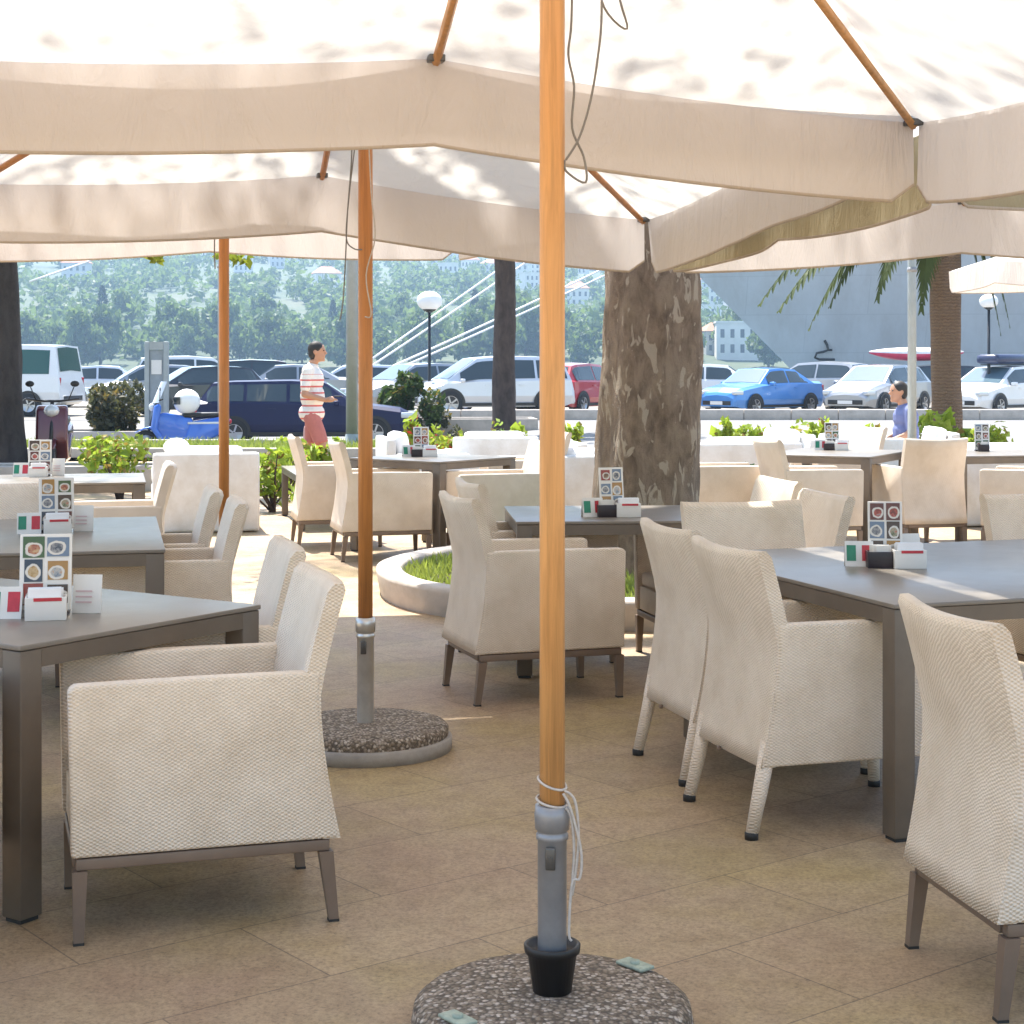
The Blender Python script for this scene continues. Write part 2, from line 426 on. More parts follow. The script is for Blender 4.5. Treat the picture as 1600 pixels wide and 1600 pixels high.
# ================================================================== UMBRELLAS
def umbrella(label, px, py, mids, cors, ar=1.60, au=1.45, apex=3.25, drop=.27, group='square canvas umbrellas over the terrace tables',
             detail=True, pot=False, wood='wood', rz=ROT, seed=1, base=True, near=None, shade_tinted=(), calm={}):
    t = thing('market_umbrella', label, 'umbrella', (px, py, 0), rz, group)
    rs = random.Random(seed)
    hub = Vector((0, 0, apex))
    xy = [(ar, 0), (ar, au), (0, au), (-ar, au), (-ar, 0), (-ar, -au), (0, -au), (ar, -au)]
    if near: xy = [(x, -near if y < 0 else y) for x, y in xy]
    tips = []
    for i, (x, y) in enumerate(xy):
        z = mids[i//2] if i % 2 == 0 else cors[i//2]
        tips.append(Vector((x, y, z)))
    def E(i, tt):
        a, b = tips[i], tips[(i+1) % 8]
        q = 4*tt*(1-tt)
        p = a.lerp(b, tt); p.z -= .022*q
        inw = Vector((-p.x, -p.y, 0)).normalized(); p += inw*.012*q
        return p
    mb = MB()
    for i in range(8):
        def fn(uu, vv, i=i):
            e = E(i, uu); p = hub.lerp(e, .02+.98*vv)
            p.z -= .13*4*uu*(1-uu)*vv*(1-vv)*1.3
            p.z += .012*mnoise.noise(Vector((p.x*2.3+seed, p.y*2.3, 0)))*min(1, 4*(1-vv))
            return p
        mb.grid(fn, 8, 9)
    can = mb.build('canopy', M['fabric'], t)
    # one valance along each side, open at the corners
    for side in range(4):
        ia, ib = (2*side+7) % 8, (2*side) % 8
        def top(tt):
            return E(ia, tt*2) if tt <= .5 else E(ib, tt*2-1)
        outw = Vector(((1, 0, 0), (0, 1, 0), (-1, 0, 0), (0, -1, 0))[side])
        ph = rs.uniform(0, 6)
        n, m = 40, 7
        mb = MB(); vs = []
        for j in range(m+1):
            v = j/m
            for k in range(n+1):
                tt = k/n
                p = top(.004+.992*tt).copy()
                e = min(tt, 1-tt)*2*(au if side % 2 == 0 else ar)
                cut = .06*max(0, 1-e/.09)**2
                d = (drop-cut)*v
                fold = .010*math.sin(tt*17+ph)+.012*math.sin(tt*7.3+ph*2)
                fold += .012*math.exp(-((tt-.5)/.08)**2)-.012*math.exp(-((tt-.39)/.07)**2)-.012*math.exp(-((tt-.61)/.07)**2)
                p += outw*(.0015+fold*v*calm.get(side, 1))
                p.z -= d-.005
                vs.append(p)
        w = n+1
        for j in range(m):
            fs = [(j*w+i, j*w+i+1, (j+1)*w+i+1, (j+1)*w+i) for i in range(n)]
            mb.f += [list(f) for f in fs]; mb.m += [1 if j == m-1 and False else 0]*n; mb.s += [True]*n
        mb.v = [tuple(p) for p in vs]
        val = mb.build('valance', M['valance_shade' if side in shade_tinted else 'valance'], can)
        # stitched hem along the lower edge
        hm = MB(); hv = []
        for k in range(n+1):
            p = vs[m*w+k]
            hv += [p+Vector((0, 0, .009))+outw*.0022, p-Vector((0, 0, .0015))+outw*.0022, p-Vector((0, 0, .0015))-outw*.0022, p+Vector((0, 0, .009))-outw*.0022]
        hf = []
        for k in range(n):
            for q in range(3):
                hf.append((k*4+q, k*4+q+1, (k+1)*4+q+1, (k+1)*4+q))
        hm.add(hv, hf, 0, True); hm.build('hem', M['seam'], can)
    if detail:
        for i in range(8):
            tp = tips[i]
            a = Vector((tp.x*.035, tp.y*.035, apex-.10)); b = hub.lerp(tp, .985)-Vector((0, 0, .028))
            mb = MB(); mb.tube([a, a.lerp(b, .5)-Vector((0, 0, .03)), b], [.017, .0165, .014], 6)
            mb.box(tuple(b+Vector((0, 0, .012))), (.05, .05, .022), 1, bevel=.004)
            rib = mb.build('rib', [M[wood], M['darksteel']], t)
            c = Vector((tp.x*.03, tp.y*.03, apex-.75)); d = a.lerp(b, .42)-Vector((0, 0, .045))
            mb = MB(); mb.tube([c, d], .012, 6); mb.build('strut', M[wood], rib)
        mb = MB(); mb.lathe([(0, apex-.16), (.06, apex-.16), (.07, apex-.12), (.06, apex-.05), (0, apex-.05)], 14)
        mb.lathe([(.03, apex-.82), (.065, apex-.80), (.065, apex-.72), (.03, apex-.70)], 14)
        mb.build('hub', M[wood], t)
        mb = MB()
        mb.grid(lambda u, v: Vector((math.cos(2*PI*u)*.32*v, math.sin(2*PI*u)*.30*v, apex+.10-.16*v)), 16, 3)
        mb.build('vent_cap', M['fabric'], t)
    mb = MB(); mb.tube([(0, 0, .47), (0, 0, 1.3), (0, 0, 2.2), (0, 0, apex-.02)], .0285, 20); mb.build('pole', M[wood], t)
    if base:
        if pot:
            mb = MB(); mb.lathe([(0, .0), (.312, .0), (.316, .03), (.310, .066), (.290, .083), (.20, .094), (0, .096)], 56)
            b = mb.build('base_slab', M['pebble'], t)
            for ang in (R(205), R(28)):
                hb = MB(); c = (math.cos(ang)*.262, math.sin(ang)*.262, .094)
                hb.box(c, (.085, .045, .008), rot=ang+PI/2, bevel=.003); hb.lathe([(0, .010), (.012, .010), (.012, 0), (0, 0)], 10, (c[0], c[1], c[2]))
                hb.build('lifting_plate', M['verdigris'], b)
            mb = MB(); mb.lathe([(0, .094), (.043, .094), (.056, .182), (.062, .184), (.064, .200), (.060, .203), (.054, .200), (.050, .188), (0, .186)], 32); mb.build('pot', M['black'], t)
        else:
            mb = MB(); mb.lathe([(0, .0), (.335, .0), (.338, .05), (.33, .058), (.30, .058)], 56, mi=1)
            mb.lathe([(.322, .05), (.324, .085), (.31, .10), (.2, .106), (0, .108)], 56, mi=0); mb.build('base_slab', [M['pebble'], M['concrete']], t)
        z0 = .12 if pot else .10
        mb = MB(); mb.lathe([(.0325, z0), (.0325, .435), (.036, .437), (.036, .447), (.033, .450), (.033, .456), (.038, .458), (.040, .490), (.038, .512), (.0295, .514)], 28)
        s = mb.build('metal_sleeve', M['steel' if pot else 'silver'], t)
        mb = MB()
        ang = R(-90)-rz+R(-8)
        bx, by = math.cos(ang), math.sin(ang)
        mb.tube([(bx*.028, by*.028, .40), (bx*.044, by*.044, .40)], .006, 8); mb.box((bx*.034, by*.034, .40), (.010, .022, .05), rot=ang, bevel=.003)
        mb.build('bolt', M['darksteel'], s)
    return t
M['verdigris'] = plain('weathered_green_plate', (.36, .42, .34), .6, .2, .3, 40)

def cord(t, pts, name='cord', r=.0028, mat='cord_dark'):
    Mi = Matrix.Rotation(-t.rotation_euler.z, 4, 'Z')
    P = [Mi @ (Vector(p)-t.location) for p in pts]
    Q = []
    for i in range(len(P)-1):          # Catmull-Rom
        p0, p1, p2, p3 = P[max(i-1, 0)], P[i], P[i+1], P[min(i+2, len(P)-1)]
        for k in range(5):
            s = k/5
            Q.append(.5*((2*p1)+(p2-p0)*s+(2*p0-5*p1+4*p2-p3)*s*s+(3*p1-p0-3*p2+p3)*s**3))
    Q.append(P[-1])
    mb = MB(); mb.tube(Q, r, 5); return mb.build(name, M[mat], t)

U1 = umbrella('nearest ecru umbrella on the tall orange pole in a black pot, centre front', .09, 3.87,
              (2.26, 2.432, 2.40, 2.40), (2.285, 2.375, 2.33, 2.26), pot=True, seed=2, calm={1: .4})
U2 = umbrella('second ecru umbrella, red brown pole in a dark tube on a gravel base', -.57, 6.72,
              (2.29, 2.385, 2.36, 2.47), (2.205, 2.31, 2.40, 2.42), wood='wood_dark', seed=5, near=1.445, calm={3: .15})
U3 = umbrella('farthest ecru umbrella on the left, its pole ending behind a chair back', -1.60, 9.60,
              (2.44, 2.475, 2.42, 2.44), (2.445, 2.39, 2.40, 2.40), wood='wood_dark', seed=9)
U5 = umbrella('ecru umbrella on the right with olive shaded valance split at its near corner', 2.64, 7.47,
              (2.30, 2.33, 2.27, 2.31), (2.29, 2.21, 2.285, 2.31), seed=13, ar=1.58, shade_tinted=(2, 3))
U6 = umbrella('distant sunlit white umbrella at the right edge beyond the palm', 7.22, 20.3,
              (2.72, 2.70, 2.70, 2.68), (2.64, 2.64, 2.62, 2.62), seed=17, detail=False, wood='greypaint', rz=R(8))
# cords on the poles
def pxs(Y, *pp): return [at(x, y, Y) for x, y in pp]
cord(U1, pxs(3.86, (895, -120), (893, 30), (888, 85), (897, 135), (894, 200), (912, 245), (915, 285), (885, 268), (882, 250)))
cord(U1, pxs(3.84, (938, -120), (940, 20), (934, 90), (922, 160), (905, 215), (884, 250)))
cord(U1, pxs(3.90, (955, -160), (965, -20), (980, 45), (944, 12), (930, -60)))
cord(U2, pxs(6.68, (552, 150), (549, 250), (543, 330), (540, 400), (536, 470), (531, 500)))
cord(U2, pxs(6.68, (558, 200), (546, 300), (541, 370), (552, 388), (566, 390)))
cord(U2, pxs(6.66, (573, 150), (580, 300), (586, 370), (572, 430), (580, 490), (570, 495)), mat='cord')
cord(U3, pxs(9.55, (338, 330), (335, 380), (336, 420)), r=.004)
def loop(zc, dz, r, n=26, ph=0):
    return [Vector((.09+r*math.cos(ph+2*PI*k/n), 3.87+r*math.sin(ph+2*PI*k/n), zc+dz*math.cos(ph+2*PI*k/n+.6))) for k in range(n+1)]
cord(U1, loop(.562, -.012, .031), 'tied_cord', .0032, 'cord')
cord(U1, loop(.520, -.008, .0345, ph=.5), 'tied_cord', .0032, 'cord')
cord(U1, pxs(3.845, (882, 1235), (898, 1250), (904, 1300), (901, 1350), (893, 1400), (897, 1330), (893, 1280), (884, 1262)), 'tied_cord', .0032, 'cord')
cord(U1, pxs(3.84, (880, 1240), (892, 1265), (908, 1330), (906, 1372), (894, 1380), (889, 1455), (893, 1470)), 'tied_cord', .0032, 'cord')

# ================================================================== CHAIRS
def lerp(a, b, t): return a+(b-a)*t
def back_mb(bul=.03, w=.268, zb=.225, zt=.905, th=.058):
    def rear(z):
        if z < .60: return -.285-.055*((.60-z)/.38)**1.6
        return -.285-.075*((z-.60)/.31)**1.25
    mb = MB(); ny = 14; rows = []
    zs = [lerp(zb, zt-.02, k/12) for k in range(13)]
    for i in range(ny+1):
        y = lerp(-w, w, i/ny); q = 1-(y/w)**2
        loop = []
        def bl(z): return -bul*q*max(0, min(1, (z-.25)/.5))
        dip = .010*q
        e = min(1, .82+.18*min(1, (w-abs(y))/.03))
        t2 = th*e
        for z in zs: loop.append((rear(z)+bl(z), y, z-dip*(z/zt)))
        zt2 = zt-dip
        loop.append((rear(zt)+bl(zt)+t2*.22, y, zt2)); loop.append((rear(zt)+bl(zt)+t2*.72, y, zt2+.001))
        for z in zs[::-1]: loop.append((rear(z)+bl(z)+t2, y, z-dip*(z/zt)))
        rows.append(loop)
    n = len(rows[0]); vs = [p for r in rows for p in r]; fs = []
    for i in range(ny):
        for k in range(n):
            k2 = (k+1) % n
            fs.append((i*n+k, (i+1)*n+k, (i+1)*n+k2, i*n+k2))
    mb.add(vs, fs, 0, True)
    mb.add(rows[0], [tuple(range(n))], 0, False); mb.add(rows[-1], [tuple(range(n))[::-1]], 0, False)
    return mb
def side_mb(s, low=.225):
    mb = MB()
    poly = [(.362, low), (.370, .655), (.355, .668), (.05, .672), (-.20, .672), (-.285, .672), (-.279, .60), (-.288, .48), (-.305, .35), (-.334, low)]
    mb.prism(poly, s*.215, s*.272, bevel=.012); return mb
def make_chair(kind, label, group):
    t = thing('wicker_armchair', label, 'armchair', (0, 0, 0), 0, group)
    back_mb().build('backrest', M['wicker'], t)
    for s in (-1, 1): side_mb(s).build('side_panel', M['wicker'], t)
    mb = MB(); mb.box((.055, 0, .385), (.58, .425, .07), bevel=.02); mb.build('seat', M['wicker_edge'], t)
    mb = MB(); mb.box((.335, 0, .288), (.035, .425, .12), bevel=.006); mb.build('front_apron', M['wicker'], t)
    if kind == 'metal':
        mb = MB()
        for s in (-1, 1): mb.box((.02, s*.248, .207), (.66, .032, .030), bevel=.003)
        for x in (-.300, .340): mb.box((x, 0, .207), (.032, .462, .029), bevel=.003)
        mb.build('frame', M['chair_metal'], t)
        for sx, sy in ((1, 1), (1, -1), (-1, 1), (-1, -1)):
            x0 = .340 if sx > 0 else -.300; x1 = .343 if sx > 0 else -.322
            mb = MB()
            h = .019; tp = .013
            vs = []
            for (x, hh, z) in ((x1, tp, .006), (x0, h, .191)):
                for a, b in ((-1, -1), (1, -1), (1, 1), (-1, 1)): vs.append((x+a*hh, sy*.252+b*hh, z))
            mb.add(vs, [(3, 2, 1, 0), (4, 5, 6, 7), (0, 1, 5, 4), (1, 2, 6, 5), (2, 3, 7, 6), (3, 0, 4, 7)])
            lg = mb.build('leg', M['chair_metal'], t)
            cp = MB(); cp.box((x1, sy*.252, .0035), (.028, .028, .007)); cp.build('foot_cap', M['rubber'], lg)
    else:
        for sx, sy in ((1, 1), (1, -1), (-1, 1), (-1, -1)):
            x0 = .325 if sx > 0 else -.302; x1 = .340 if sx > 0 else -.366
            mb = MB(); mb.tube([(x0, sy*.243, .30), (lerp(x0, x1, .5), sy*.246, .15), (x1, sy*.25, .012)], [.027, .024, .020], 12)
            lg = mb.build('leg', M['wicker_edge'], t)
            cp = MB(); cp.lathe([(0, 0), (.0215, 0), (.022, .02), (.019, .024)], 12, (x1, sy*.25, 0)); cp.build('foot_cap', M['rubber'], lg)
        mb = MB(); mb.box((-.345, .05, .222), (.012, .016, .014), bevel=.003); mb.build('glide_tab', M['chair_metal'], t)
    return t
A_, B_ = 'metal', 'woven'
G_M = 'cream wicker armchairs on slim metal legs'; G_W = 'cream wicker armchairs on round woven legs'
CH = [  # kind, x, y, facing degrees, label
 (A_, -.862, 4.79, 197, 'large cream wicker armchair side-on at front left beside the nearest left table'),
 (A_, -1.66, 4.43, 112, 'wicker armchair at the very left edge, a narrow strip left of the nearest table leg'),
 (A_, -1.06, 5.60, 195, 'cream wicker armchair just behind the front left one, only its leaning back showing'),
 (A_, 1.385, 4.235, 10, 'cream wicker armchair cut by the right edge, seen from behind in the front right corner'),
 (B_, 1.03, 5.78, 17, 'cream armchair with round woven legs tucked at the near end of the right table'),
 (B_, .90, 6.46, 15, 'cream armchair with round woven legs, left of its twin at the right table'),
 (A_, .077, 7.887, 18, 'cream wicker armchair standing behind the tall orange pole, in front of the round planter'),
 (A_, .11, 8.80, 14, 'cream wicker armchair whose back top peeps over the chair behind the orange pole'),
 (A_, 1.06, 7.12, -77, 'cream wicker armchair facing us across the far side of the right table'),
 (A_, 2.50, 7.60, -66, 'cream wicker armchair at the right edge behind the far corner of the right table'),
 (A_, 1.12, 7.85, 193, 'cream wicker armchair in profile facing left, behind the right table, nearer of its pair'),
 (A_, 1.05, 8.80, 193, 'cream wicker armchair in profile facing left beside the tree trunk, farther of its pair'),
 (A_, -1.52, 7.44, 193, 'cream wicker armchair facing left, beside the bluish shining table, nearer of its pair'),
 (A_, -1.74, 8.10, 193, 'cream wicker armchair facing left, half hidden by its neighbour at the bluish table'),
 (A_, -2.36, 10.18, 193, 'cream wicker armchair facing left with long arm, in front of the white lounge seat'),
 (A_, -2.42, 8.27, -77, 'cream wicker armchair facing us behind the middle left menu stand at the left edge'),
 (A_, -1.03, 13.35, 15, 'cream wicker armchair side-on behind the second umbrella pole, at the far shaded table'),
 (A_, -1.47, 14.30, 13, 'cream wicker armchair with sunlit back, left of the far shaded table'),
 (A_, -.10, 13.18, 194, 'cream wicker armchair side-on left of the tall orange pole, at the far shaded table'),
 (A_, .12, 15.0, 190, 'sunlit white looking wicker armchair behind the far shaded table, left of the pole'),
 (A_, 1.68, 14.15, 13, 'pale wicker armchair with tall lit back just right of the plane tree trunk'),
 (A_, 2.33, 13.68, 13, 'cream wicker armchair side-on in the right background, left of the table leg'),
 (A_, 3.29, 14.03, 103, 'cream wicker armchair seen square from behind in the right background'),
 (A_, 4.12, 13.6, 150, 'cream wicker armchair at the right edge in the background with a curved top'),
 (A_, 3.05, 16.1, 200, 'sunlit wicker armchair behind the right background table, facing left'),
]
protos = {}
for i, (k, x, y, a, lab) in enumerate(CH):
    g = G_M if k == A_ else G_W
    if k not in protos:
        o = make_chair(k, lab, g); protos[k] = o; o.location = (x, y, .004); o.rotation_euler = (0, 0, R(a))
    else: dup(protos[k], (x, y, .004), R(a), lab, g)

# ================================================================== TABLES
def make_table(label, cx, cy, rz, sx, sy, h=.745, group='grey topped dining tables', leg=.074):
    t = thing('dining_table', label, 'table', (cx, cy, .004), rz, group)
    mb = MB(); mb.box((0, 0, h-.007), (sx, sy, .014), bevel=.003); mb.build('tabletop', M['table_top'], t)
    mb = MB(); d = .05
    for s in (-1, 1):
        mb.box((0, s*(sy/2-.018), h-.014-.002-d/2), (sx-2*leg-.004, .028, d)); mb.box((s*(sx/2-.018), 0, h-.014-.002-d/2), (.028, sy-2*leg-.004, d))
    mb.box((0, 0, h-.031), (sx*.5, .05, .024))
    mb.build('apron', M['table_frame'], t)
    for a in (-1, 1):
        for b in (-1, 1):
            mb = MB(); c = (a*(sx/2-leg/2-.004), b*(sy/2-leg/2-.004))
            mb.box((c[0], c[1], (h-.016+.012)/2), (leg, leg, h-.016-.012), bevel=.004)
            lg = mb.build('leg', M['table_frame'], t)
            fb = MB(); fb.box((c[0], c[1], .006), (leg*.8, leg*.8, .012)); fb.build('foot', M['rubber'], lg)
    return t
def corner_table(label, A, deg, L1, L2, **kw):
    """A: near corner, first edge at deg (length L1), second edge 90 degrees further (length L2)"""
    a = R(deg); d1 = Vector((math.cos(a), math.sin(a), 0)); d2 = Vector((-math.sin(a), math.cos(a), 0))
    c = Vector((A[0], A[1], 0))+d1*L1/2+d2*L2/2
    t = make_table(label, c.x, c.y, a, L1, L2, **kw); return t
T1 = corner_table('nearest grey topped table at the left edge, one corner pointing at us', (-1.306, 4.59), 56.5, .95, 1.55)
T2 = corner_table('grey topped table at left whose top shines sky blue', (-1.40, 6.98), 103, 1.55, .95)
T3 = corner_table('grey topped table at the far left under the third umbrella', (-2.32, 10.95), 103, .95, .95)
T4 = corner_table('grey topped table set cornerwise in the shade behind the second umbrella pole', (-.55, 13.2), 52, .95, .95)
T6 = corner_table('grey topped table in front of the plane tree trunk, behind the orange pole', (.02, 8.20), 4, .95, .9)
T7 = corner_table('large grey topped table at the right with one corner pointing at us', (1.19, 5.38), 19, 1.75, 1.58)
T8 = corner_table('grey topped table set cornerwise in the right background', (2.88, 13.9), 62, 1.2, .95)
T9 = corner_table('grey topped table at the right edge in the background', (3.62, 14.0), 13, 1.2, .95)
T5 = make_table('low coffee table beside green plants, left of the far wicker armchairs', -1.75, 16.3, ROT, .7, 1.6, h=.49, leg=.06, group='low tables')
T5['category'] = 'coffee table'

# ================================================================== MENU STANDS AND TABLE SETS
tilec = [((.06, .035, .02), (.25, .13, .06)), ((.22, .035, .02), (.42, .20, .10)), ((.03, .04, .06), (.25, .24, .24)),
         ((.05, .09, .03), (.36, .30, .20)), ((.30, .16, .04), (.50, .36, .18)), ((.12, .16, .22), (.42, .40, .36)), ((.10, .03, .02), (.40, .07, .04))]
tiles = []
for i, (a, b) in enumerate(tilec):          # a plate of food on a coloured cloth
    m, nt, bs, o = newmat('printed_food_picture')
    tg = node(nt, 'ShaderNodeTexCoord').outputs['Generated']
    mp = node(nt, 'ShaderNodeMapping'); mp.inputs['Location'].default_value = (-.5+.06*(i % 3-1), 0, -.5+.05*(i % 2)); mp.inputs['Scale'].default_value = (1, 0, 1.15); nt.links.new(tg, mp.inputs[0])
    ln = node(nt, 'ShaderNodeVectorMath', operation='LENGTH'); nt.links.new(mp.outputs[0], ln.inputs[0])
    ad = nt.nodes.new('ShaderNodeMath'); ad.operation = 'ADD'; nt.links.new(ln.outputs['Value'], ad.inputs[0])
    wb = nt.nodes.new('ShaderNodeMath'); wb.operation = 'MULTIPLY'; wb.inputs[1].default_value = .25; nt.links.new(noise(nt, 40, 3, .6), wb.inputs[0]); nt.links.new(wb.outputs[0], ad.inputs[1])
    food = ramp(nt, noise(nt, 70, 4, .7), [(.36, a), (.55, b), (.68, tilec[(i+3) % 7][1])])
    plate = mix(nt, ramp(nt, ad.outputs[0], [(.40, 0.0), (.43, 1.0)]), food, (.62, .58, .52))
    nt.links.new(mix(nt, ramp(nt, ad.outputs[0], [(.53, 0.0), (.56, 1.0)]), plate, tuple(x*1.15 for x in tilec[(i*2+1) % 7][0])), bs.inputs['Base Color'])
    bs.inputs['Roughness'].default_value = .25; tiles.append(m)
M['paper'] = plain('white_card', (.72, .70, .66), .5, var=.03)
M['green_print'] = plain('green_print', (.015, .20, .11), .4, var=.15, scale=60)
M['red_print'] = plain('red_print', (.50, .03, .045), .4, var=.15, scale=60)
M['pink_print'] = plain('faded_pink_print', (.62, .45, .46), .5, var=.1)
M['caddy'] = plain('dark_plum_plastic', (.018, .010, .014), .35, var=.2)
where = ['on the nearest left table', 'on the sky blue shining table', 'on the far left table', 'behind the second umbrella pole',
         'before the plane tree', 'on the large right table', 'on the right background table', 'at the right background edge']
def local(c, a, x, y, z=0):
    return Vector((c[0]+x*math.cos(a)-y*math.sin(a), c[1]+x*math.sin(a)+y*math.cos(a), c[2]+z))
def menu_stand(c, a, k, w):
    t = thing('menu_stand', 'upright picture menu with rows of food photos '+w, 'menu', c, a, 'picture menus on the tables'); t.scale = (1.18, 1.1, 1.16) if k < 3 else (.98, 1.0, 1.14)
    tilt = Matrix.Rotation(R(-9), 3, 'X')
    mb = MB()
    mb.box((0, 0, .112), (.128, .006, .195), bevel=.002, rot=tilt)
    mb.v = [(x, y-.016+.0, z) for x, y, z in mb.v]
    b = mb.build('board', M['paper'], t)
    rr = random.Random(k)
    for i in range(2):
        for j in range(3):
            mb = MB()
            w_, h_ = .052, .055
            v = tilt @ Vector(((i-.5)*.060, -.0042, (1-j)*.060+.004))
            mb.box((v.x, v.y-.016, v.z+.112), (w_*rr.uniform(.85, 1.05), .0016, h_*rr.uniform(.8, 1.05)), rot=tilt)
            mb.build('food_photo', tiles[(k*5+i*2+j*3+rr.randrange(3)) % len(tiles)], b)
    mb = MB(); mb.box((0, .01, .006), (.11, .07, .012), bevel=.003); mb.build('foot', M['caddy'], t)
    return t
def tent_card(c, a, w, label='small folded card striped green, white and red '):
    t = thing('table_card', label+w, 'card', c, a, 'striped table cards')
    mb = MB()
    for s in (-1, 1):
        mb.add([(-.052, s*.024, 0), (.052, s*.024, 0), (.052, 0, .092), (-.052, 0, .092), (-.052, s*.022, 0), (.052, s*.022, 0), (.052, 0, .0895), (-.052, 0, .0895)],
               [(0, 1, 2, 3), (7, 6, 5, 4), (0, 4, 5, 1), (1, 5, 6, 2), (0, 3, 7, 4)])
    mb.build('card', M['paper'], t)
    for x0, x1, mm in ((-.046, -.012, 'green_print'), (.010, .046, 'red_print')):
        mb = MB()
        def fp(x, q): return (x, -.024*(1-q)-.0012, .092*q)
        mb.add([fp(x0, .22), fp(x1, .22), fp(x1, .84), fp(x0, .84)], [(0, 1, 2, 3)])
        mb.build('printed_band', M[mm], t)
    return t
def napkin_box(c, a, w):
    t = thing('napkin_box', 'white napkin holder with a red rim '+w, 'napkin holder', c, a, 'white napkin holders')
    mb = MB()
    for s in (-1, 1):
        mb.box((0, s*.030, .034), (.118, .006, .068), bevel=.002); mb.box((s*.056, 0, .034), (.006, .054, .0675), bevel=.002)
    mb.box((0, 0, .004), (.106, .054, .008)); mb.build('box', M['paper'], t)
    mb = MB(); mb.box((.006, -.034, .062), (.08, .0016, .010)); mb.build('red_rim', M['red_print'], t)
    mb = MB()
    for q in range(9): mb.box((rnd.uniform(-.004, .004), -.022+q*.0055, .055), (.094, .002, .072+rnd.uniform(-.004, .006)), rot=rnd.uniform(-.03, .03))
    mb.build('napkins', M['cushion'], t)
    return t
def caddy(c, a, w):
    t = thing('condiment_caddy', 'dark box of sugar sachets '+w, 'caddy', c, a, 'dark sachet boxes')
    mb = MB()
    for s in (-1, 1):
        mb.box((0, s*.030, .030), (.092, .005, .060), bevel=.0015); mb.box((s*.0435, 0, .030), (.005, .054, .0595), bevel=.0015)
    mb.box((0, 0, .004), (.082, .054, .008)); mb.build('box', M['caddy'], t)
    mb = MB()
    for q in range(7): mb.box((rnd.uniform(-.02, .02), -.02+q*.0065, .05), (.045, .003, .065), rot=rnd.uniform(-.1, .1))
    mb.build('sachets', M['paper'], t)
    return t
def leaflet(c, a, w):
    t = thing('menu_leaflet', 'plain pale leaflet standing upright '+w, 'leaflet', c, a, 'pale leaflets')
    mb = MB(); mb.box((0, 0, .058), (.088, .005, .116), rot=Matrix.Rotation(R(-8), 3, 'X'), bevel=.001); mb.v = [(x, y, z) for x, y, z in mb.v]
    mb.build('sheet', M['paper'], t)
    mb = MB()
    for q in range(3): mb.box((-.008, -.0035-.009+q*.003, .035+q*.016), (.05, .001, .005))
    mb.build('printed_lines', M['pink_print'], t)
    return t
TZ = .749
def tpt(px, py):
    Y = (CAMZ-TZ)*F/(py-H); return ((px-800)*Y/F, Y, TZ)
SETS = [((72, 962), 2), ((88, 832), 6), ((62, 744), -4), ((658, 713), 4), ((955, 806), 12), ((1384, 884), 8), ((1300, 703), 6), ((1534, 705), 0)]
for k, ((px, py), da) in enumerate(SETS):
    c = tpt(px, py); a = R(da)+math.atan2(-c[0], c[1])*.6
    w = where[k]
    fl = 1
    menu_stand(local(c, a, 0, .018), a+R(rnd.uniform(-8, 8)), k, w)
    if k == 7:
        caddy(local(c, a, .01, -.045), a, w); continue
    tent_card(local(c, a, -.115 if k < 3 else -.10, -.02 if k != 5 else .0), a+R(rnd.uniform(-14, 14)), w)
    if k in (0, 1, 2):
        napkin_box(local(c, a, .005, -.075), a+R(rnd.uniform(-6, 6)), w)
        leaflet(local(c, a, .118, .03), a+R(-14), w)
    else:
        caddy(local(c, a, -.035, -.05), a+R(rnd.uniform(-5, 5)), w)
        napkin_box(local(c, a, .068, -.07), a+R(rnd.uniform(-6, 6)), w)
    if k == 5: leaflet(local(c, a, .095, .035), a+R(8), w)
# ================================================================== PLANTER, TREES
PC = Vector((.886, 11.38, 0)); PR = 1.78
mb = MB()
prof = [(PR-.17, .0), (PR-.17, .19), (PR-.16, .212), (PR-.13, .222), (PR-.03, .222), (PR-.004, .21), (PR, .18), (PR-.025, .02), (PR-.03, .0)]
nseg = 72; vs = []; fs = []
for k in range(nseg):
    a = 2*PI*k/nseg
    for r, z in prof: vs.append(((r+.006*math.sin(a*9))*math.cos(a), (r+.006*math.sin(a*9))*math.sin(a), z))
n = len(prof)
for k in range(nseg):
    for j in range(n-1):
        k2 = (k+1) % nseg
        fs.append((k*n+j, k2*n+j, k2*n+j+1, k*n+j+1))
mb.add(vs, fs, 0, True)
PL = thing('round_planter', 'low round stone planter ring with grass around the plane tree trunk', 'planter', (PC.x, PC.y, .004))
PL.scale = (1, 1, .8); mb.build('stone_rim', M['stone'], PL)
mb = MB(); mb.lathe([(0, .15), (PR-.168, .13)], 40); mb.build('soil', M['soil'], PL)
pts = []
for _ in range(9000):
    a = rg.uniform(0, 2*PI); r = (PR-.19)*math.sqrt(rg.uniform(.06, 1)); pts.append((PC.x+r*math.cos(a), PC.y+r*math.sin(a), .10))
tag(grass('planter_grass', pts, .045), kind='stuff')
PAV = Vector((0, 0, 0))

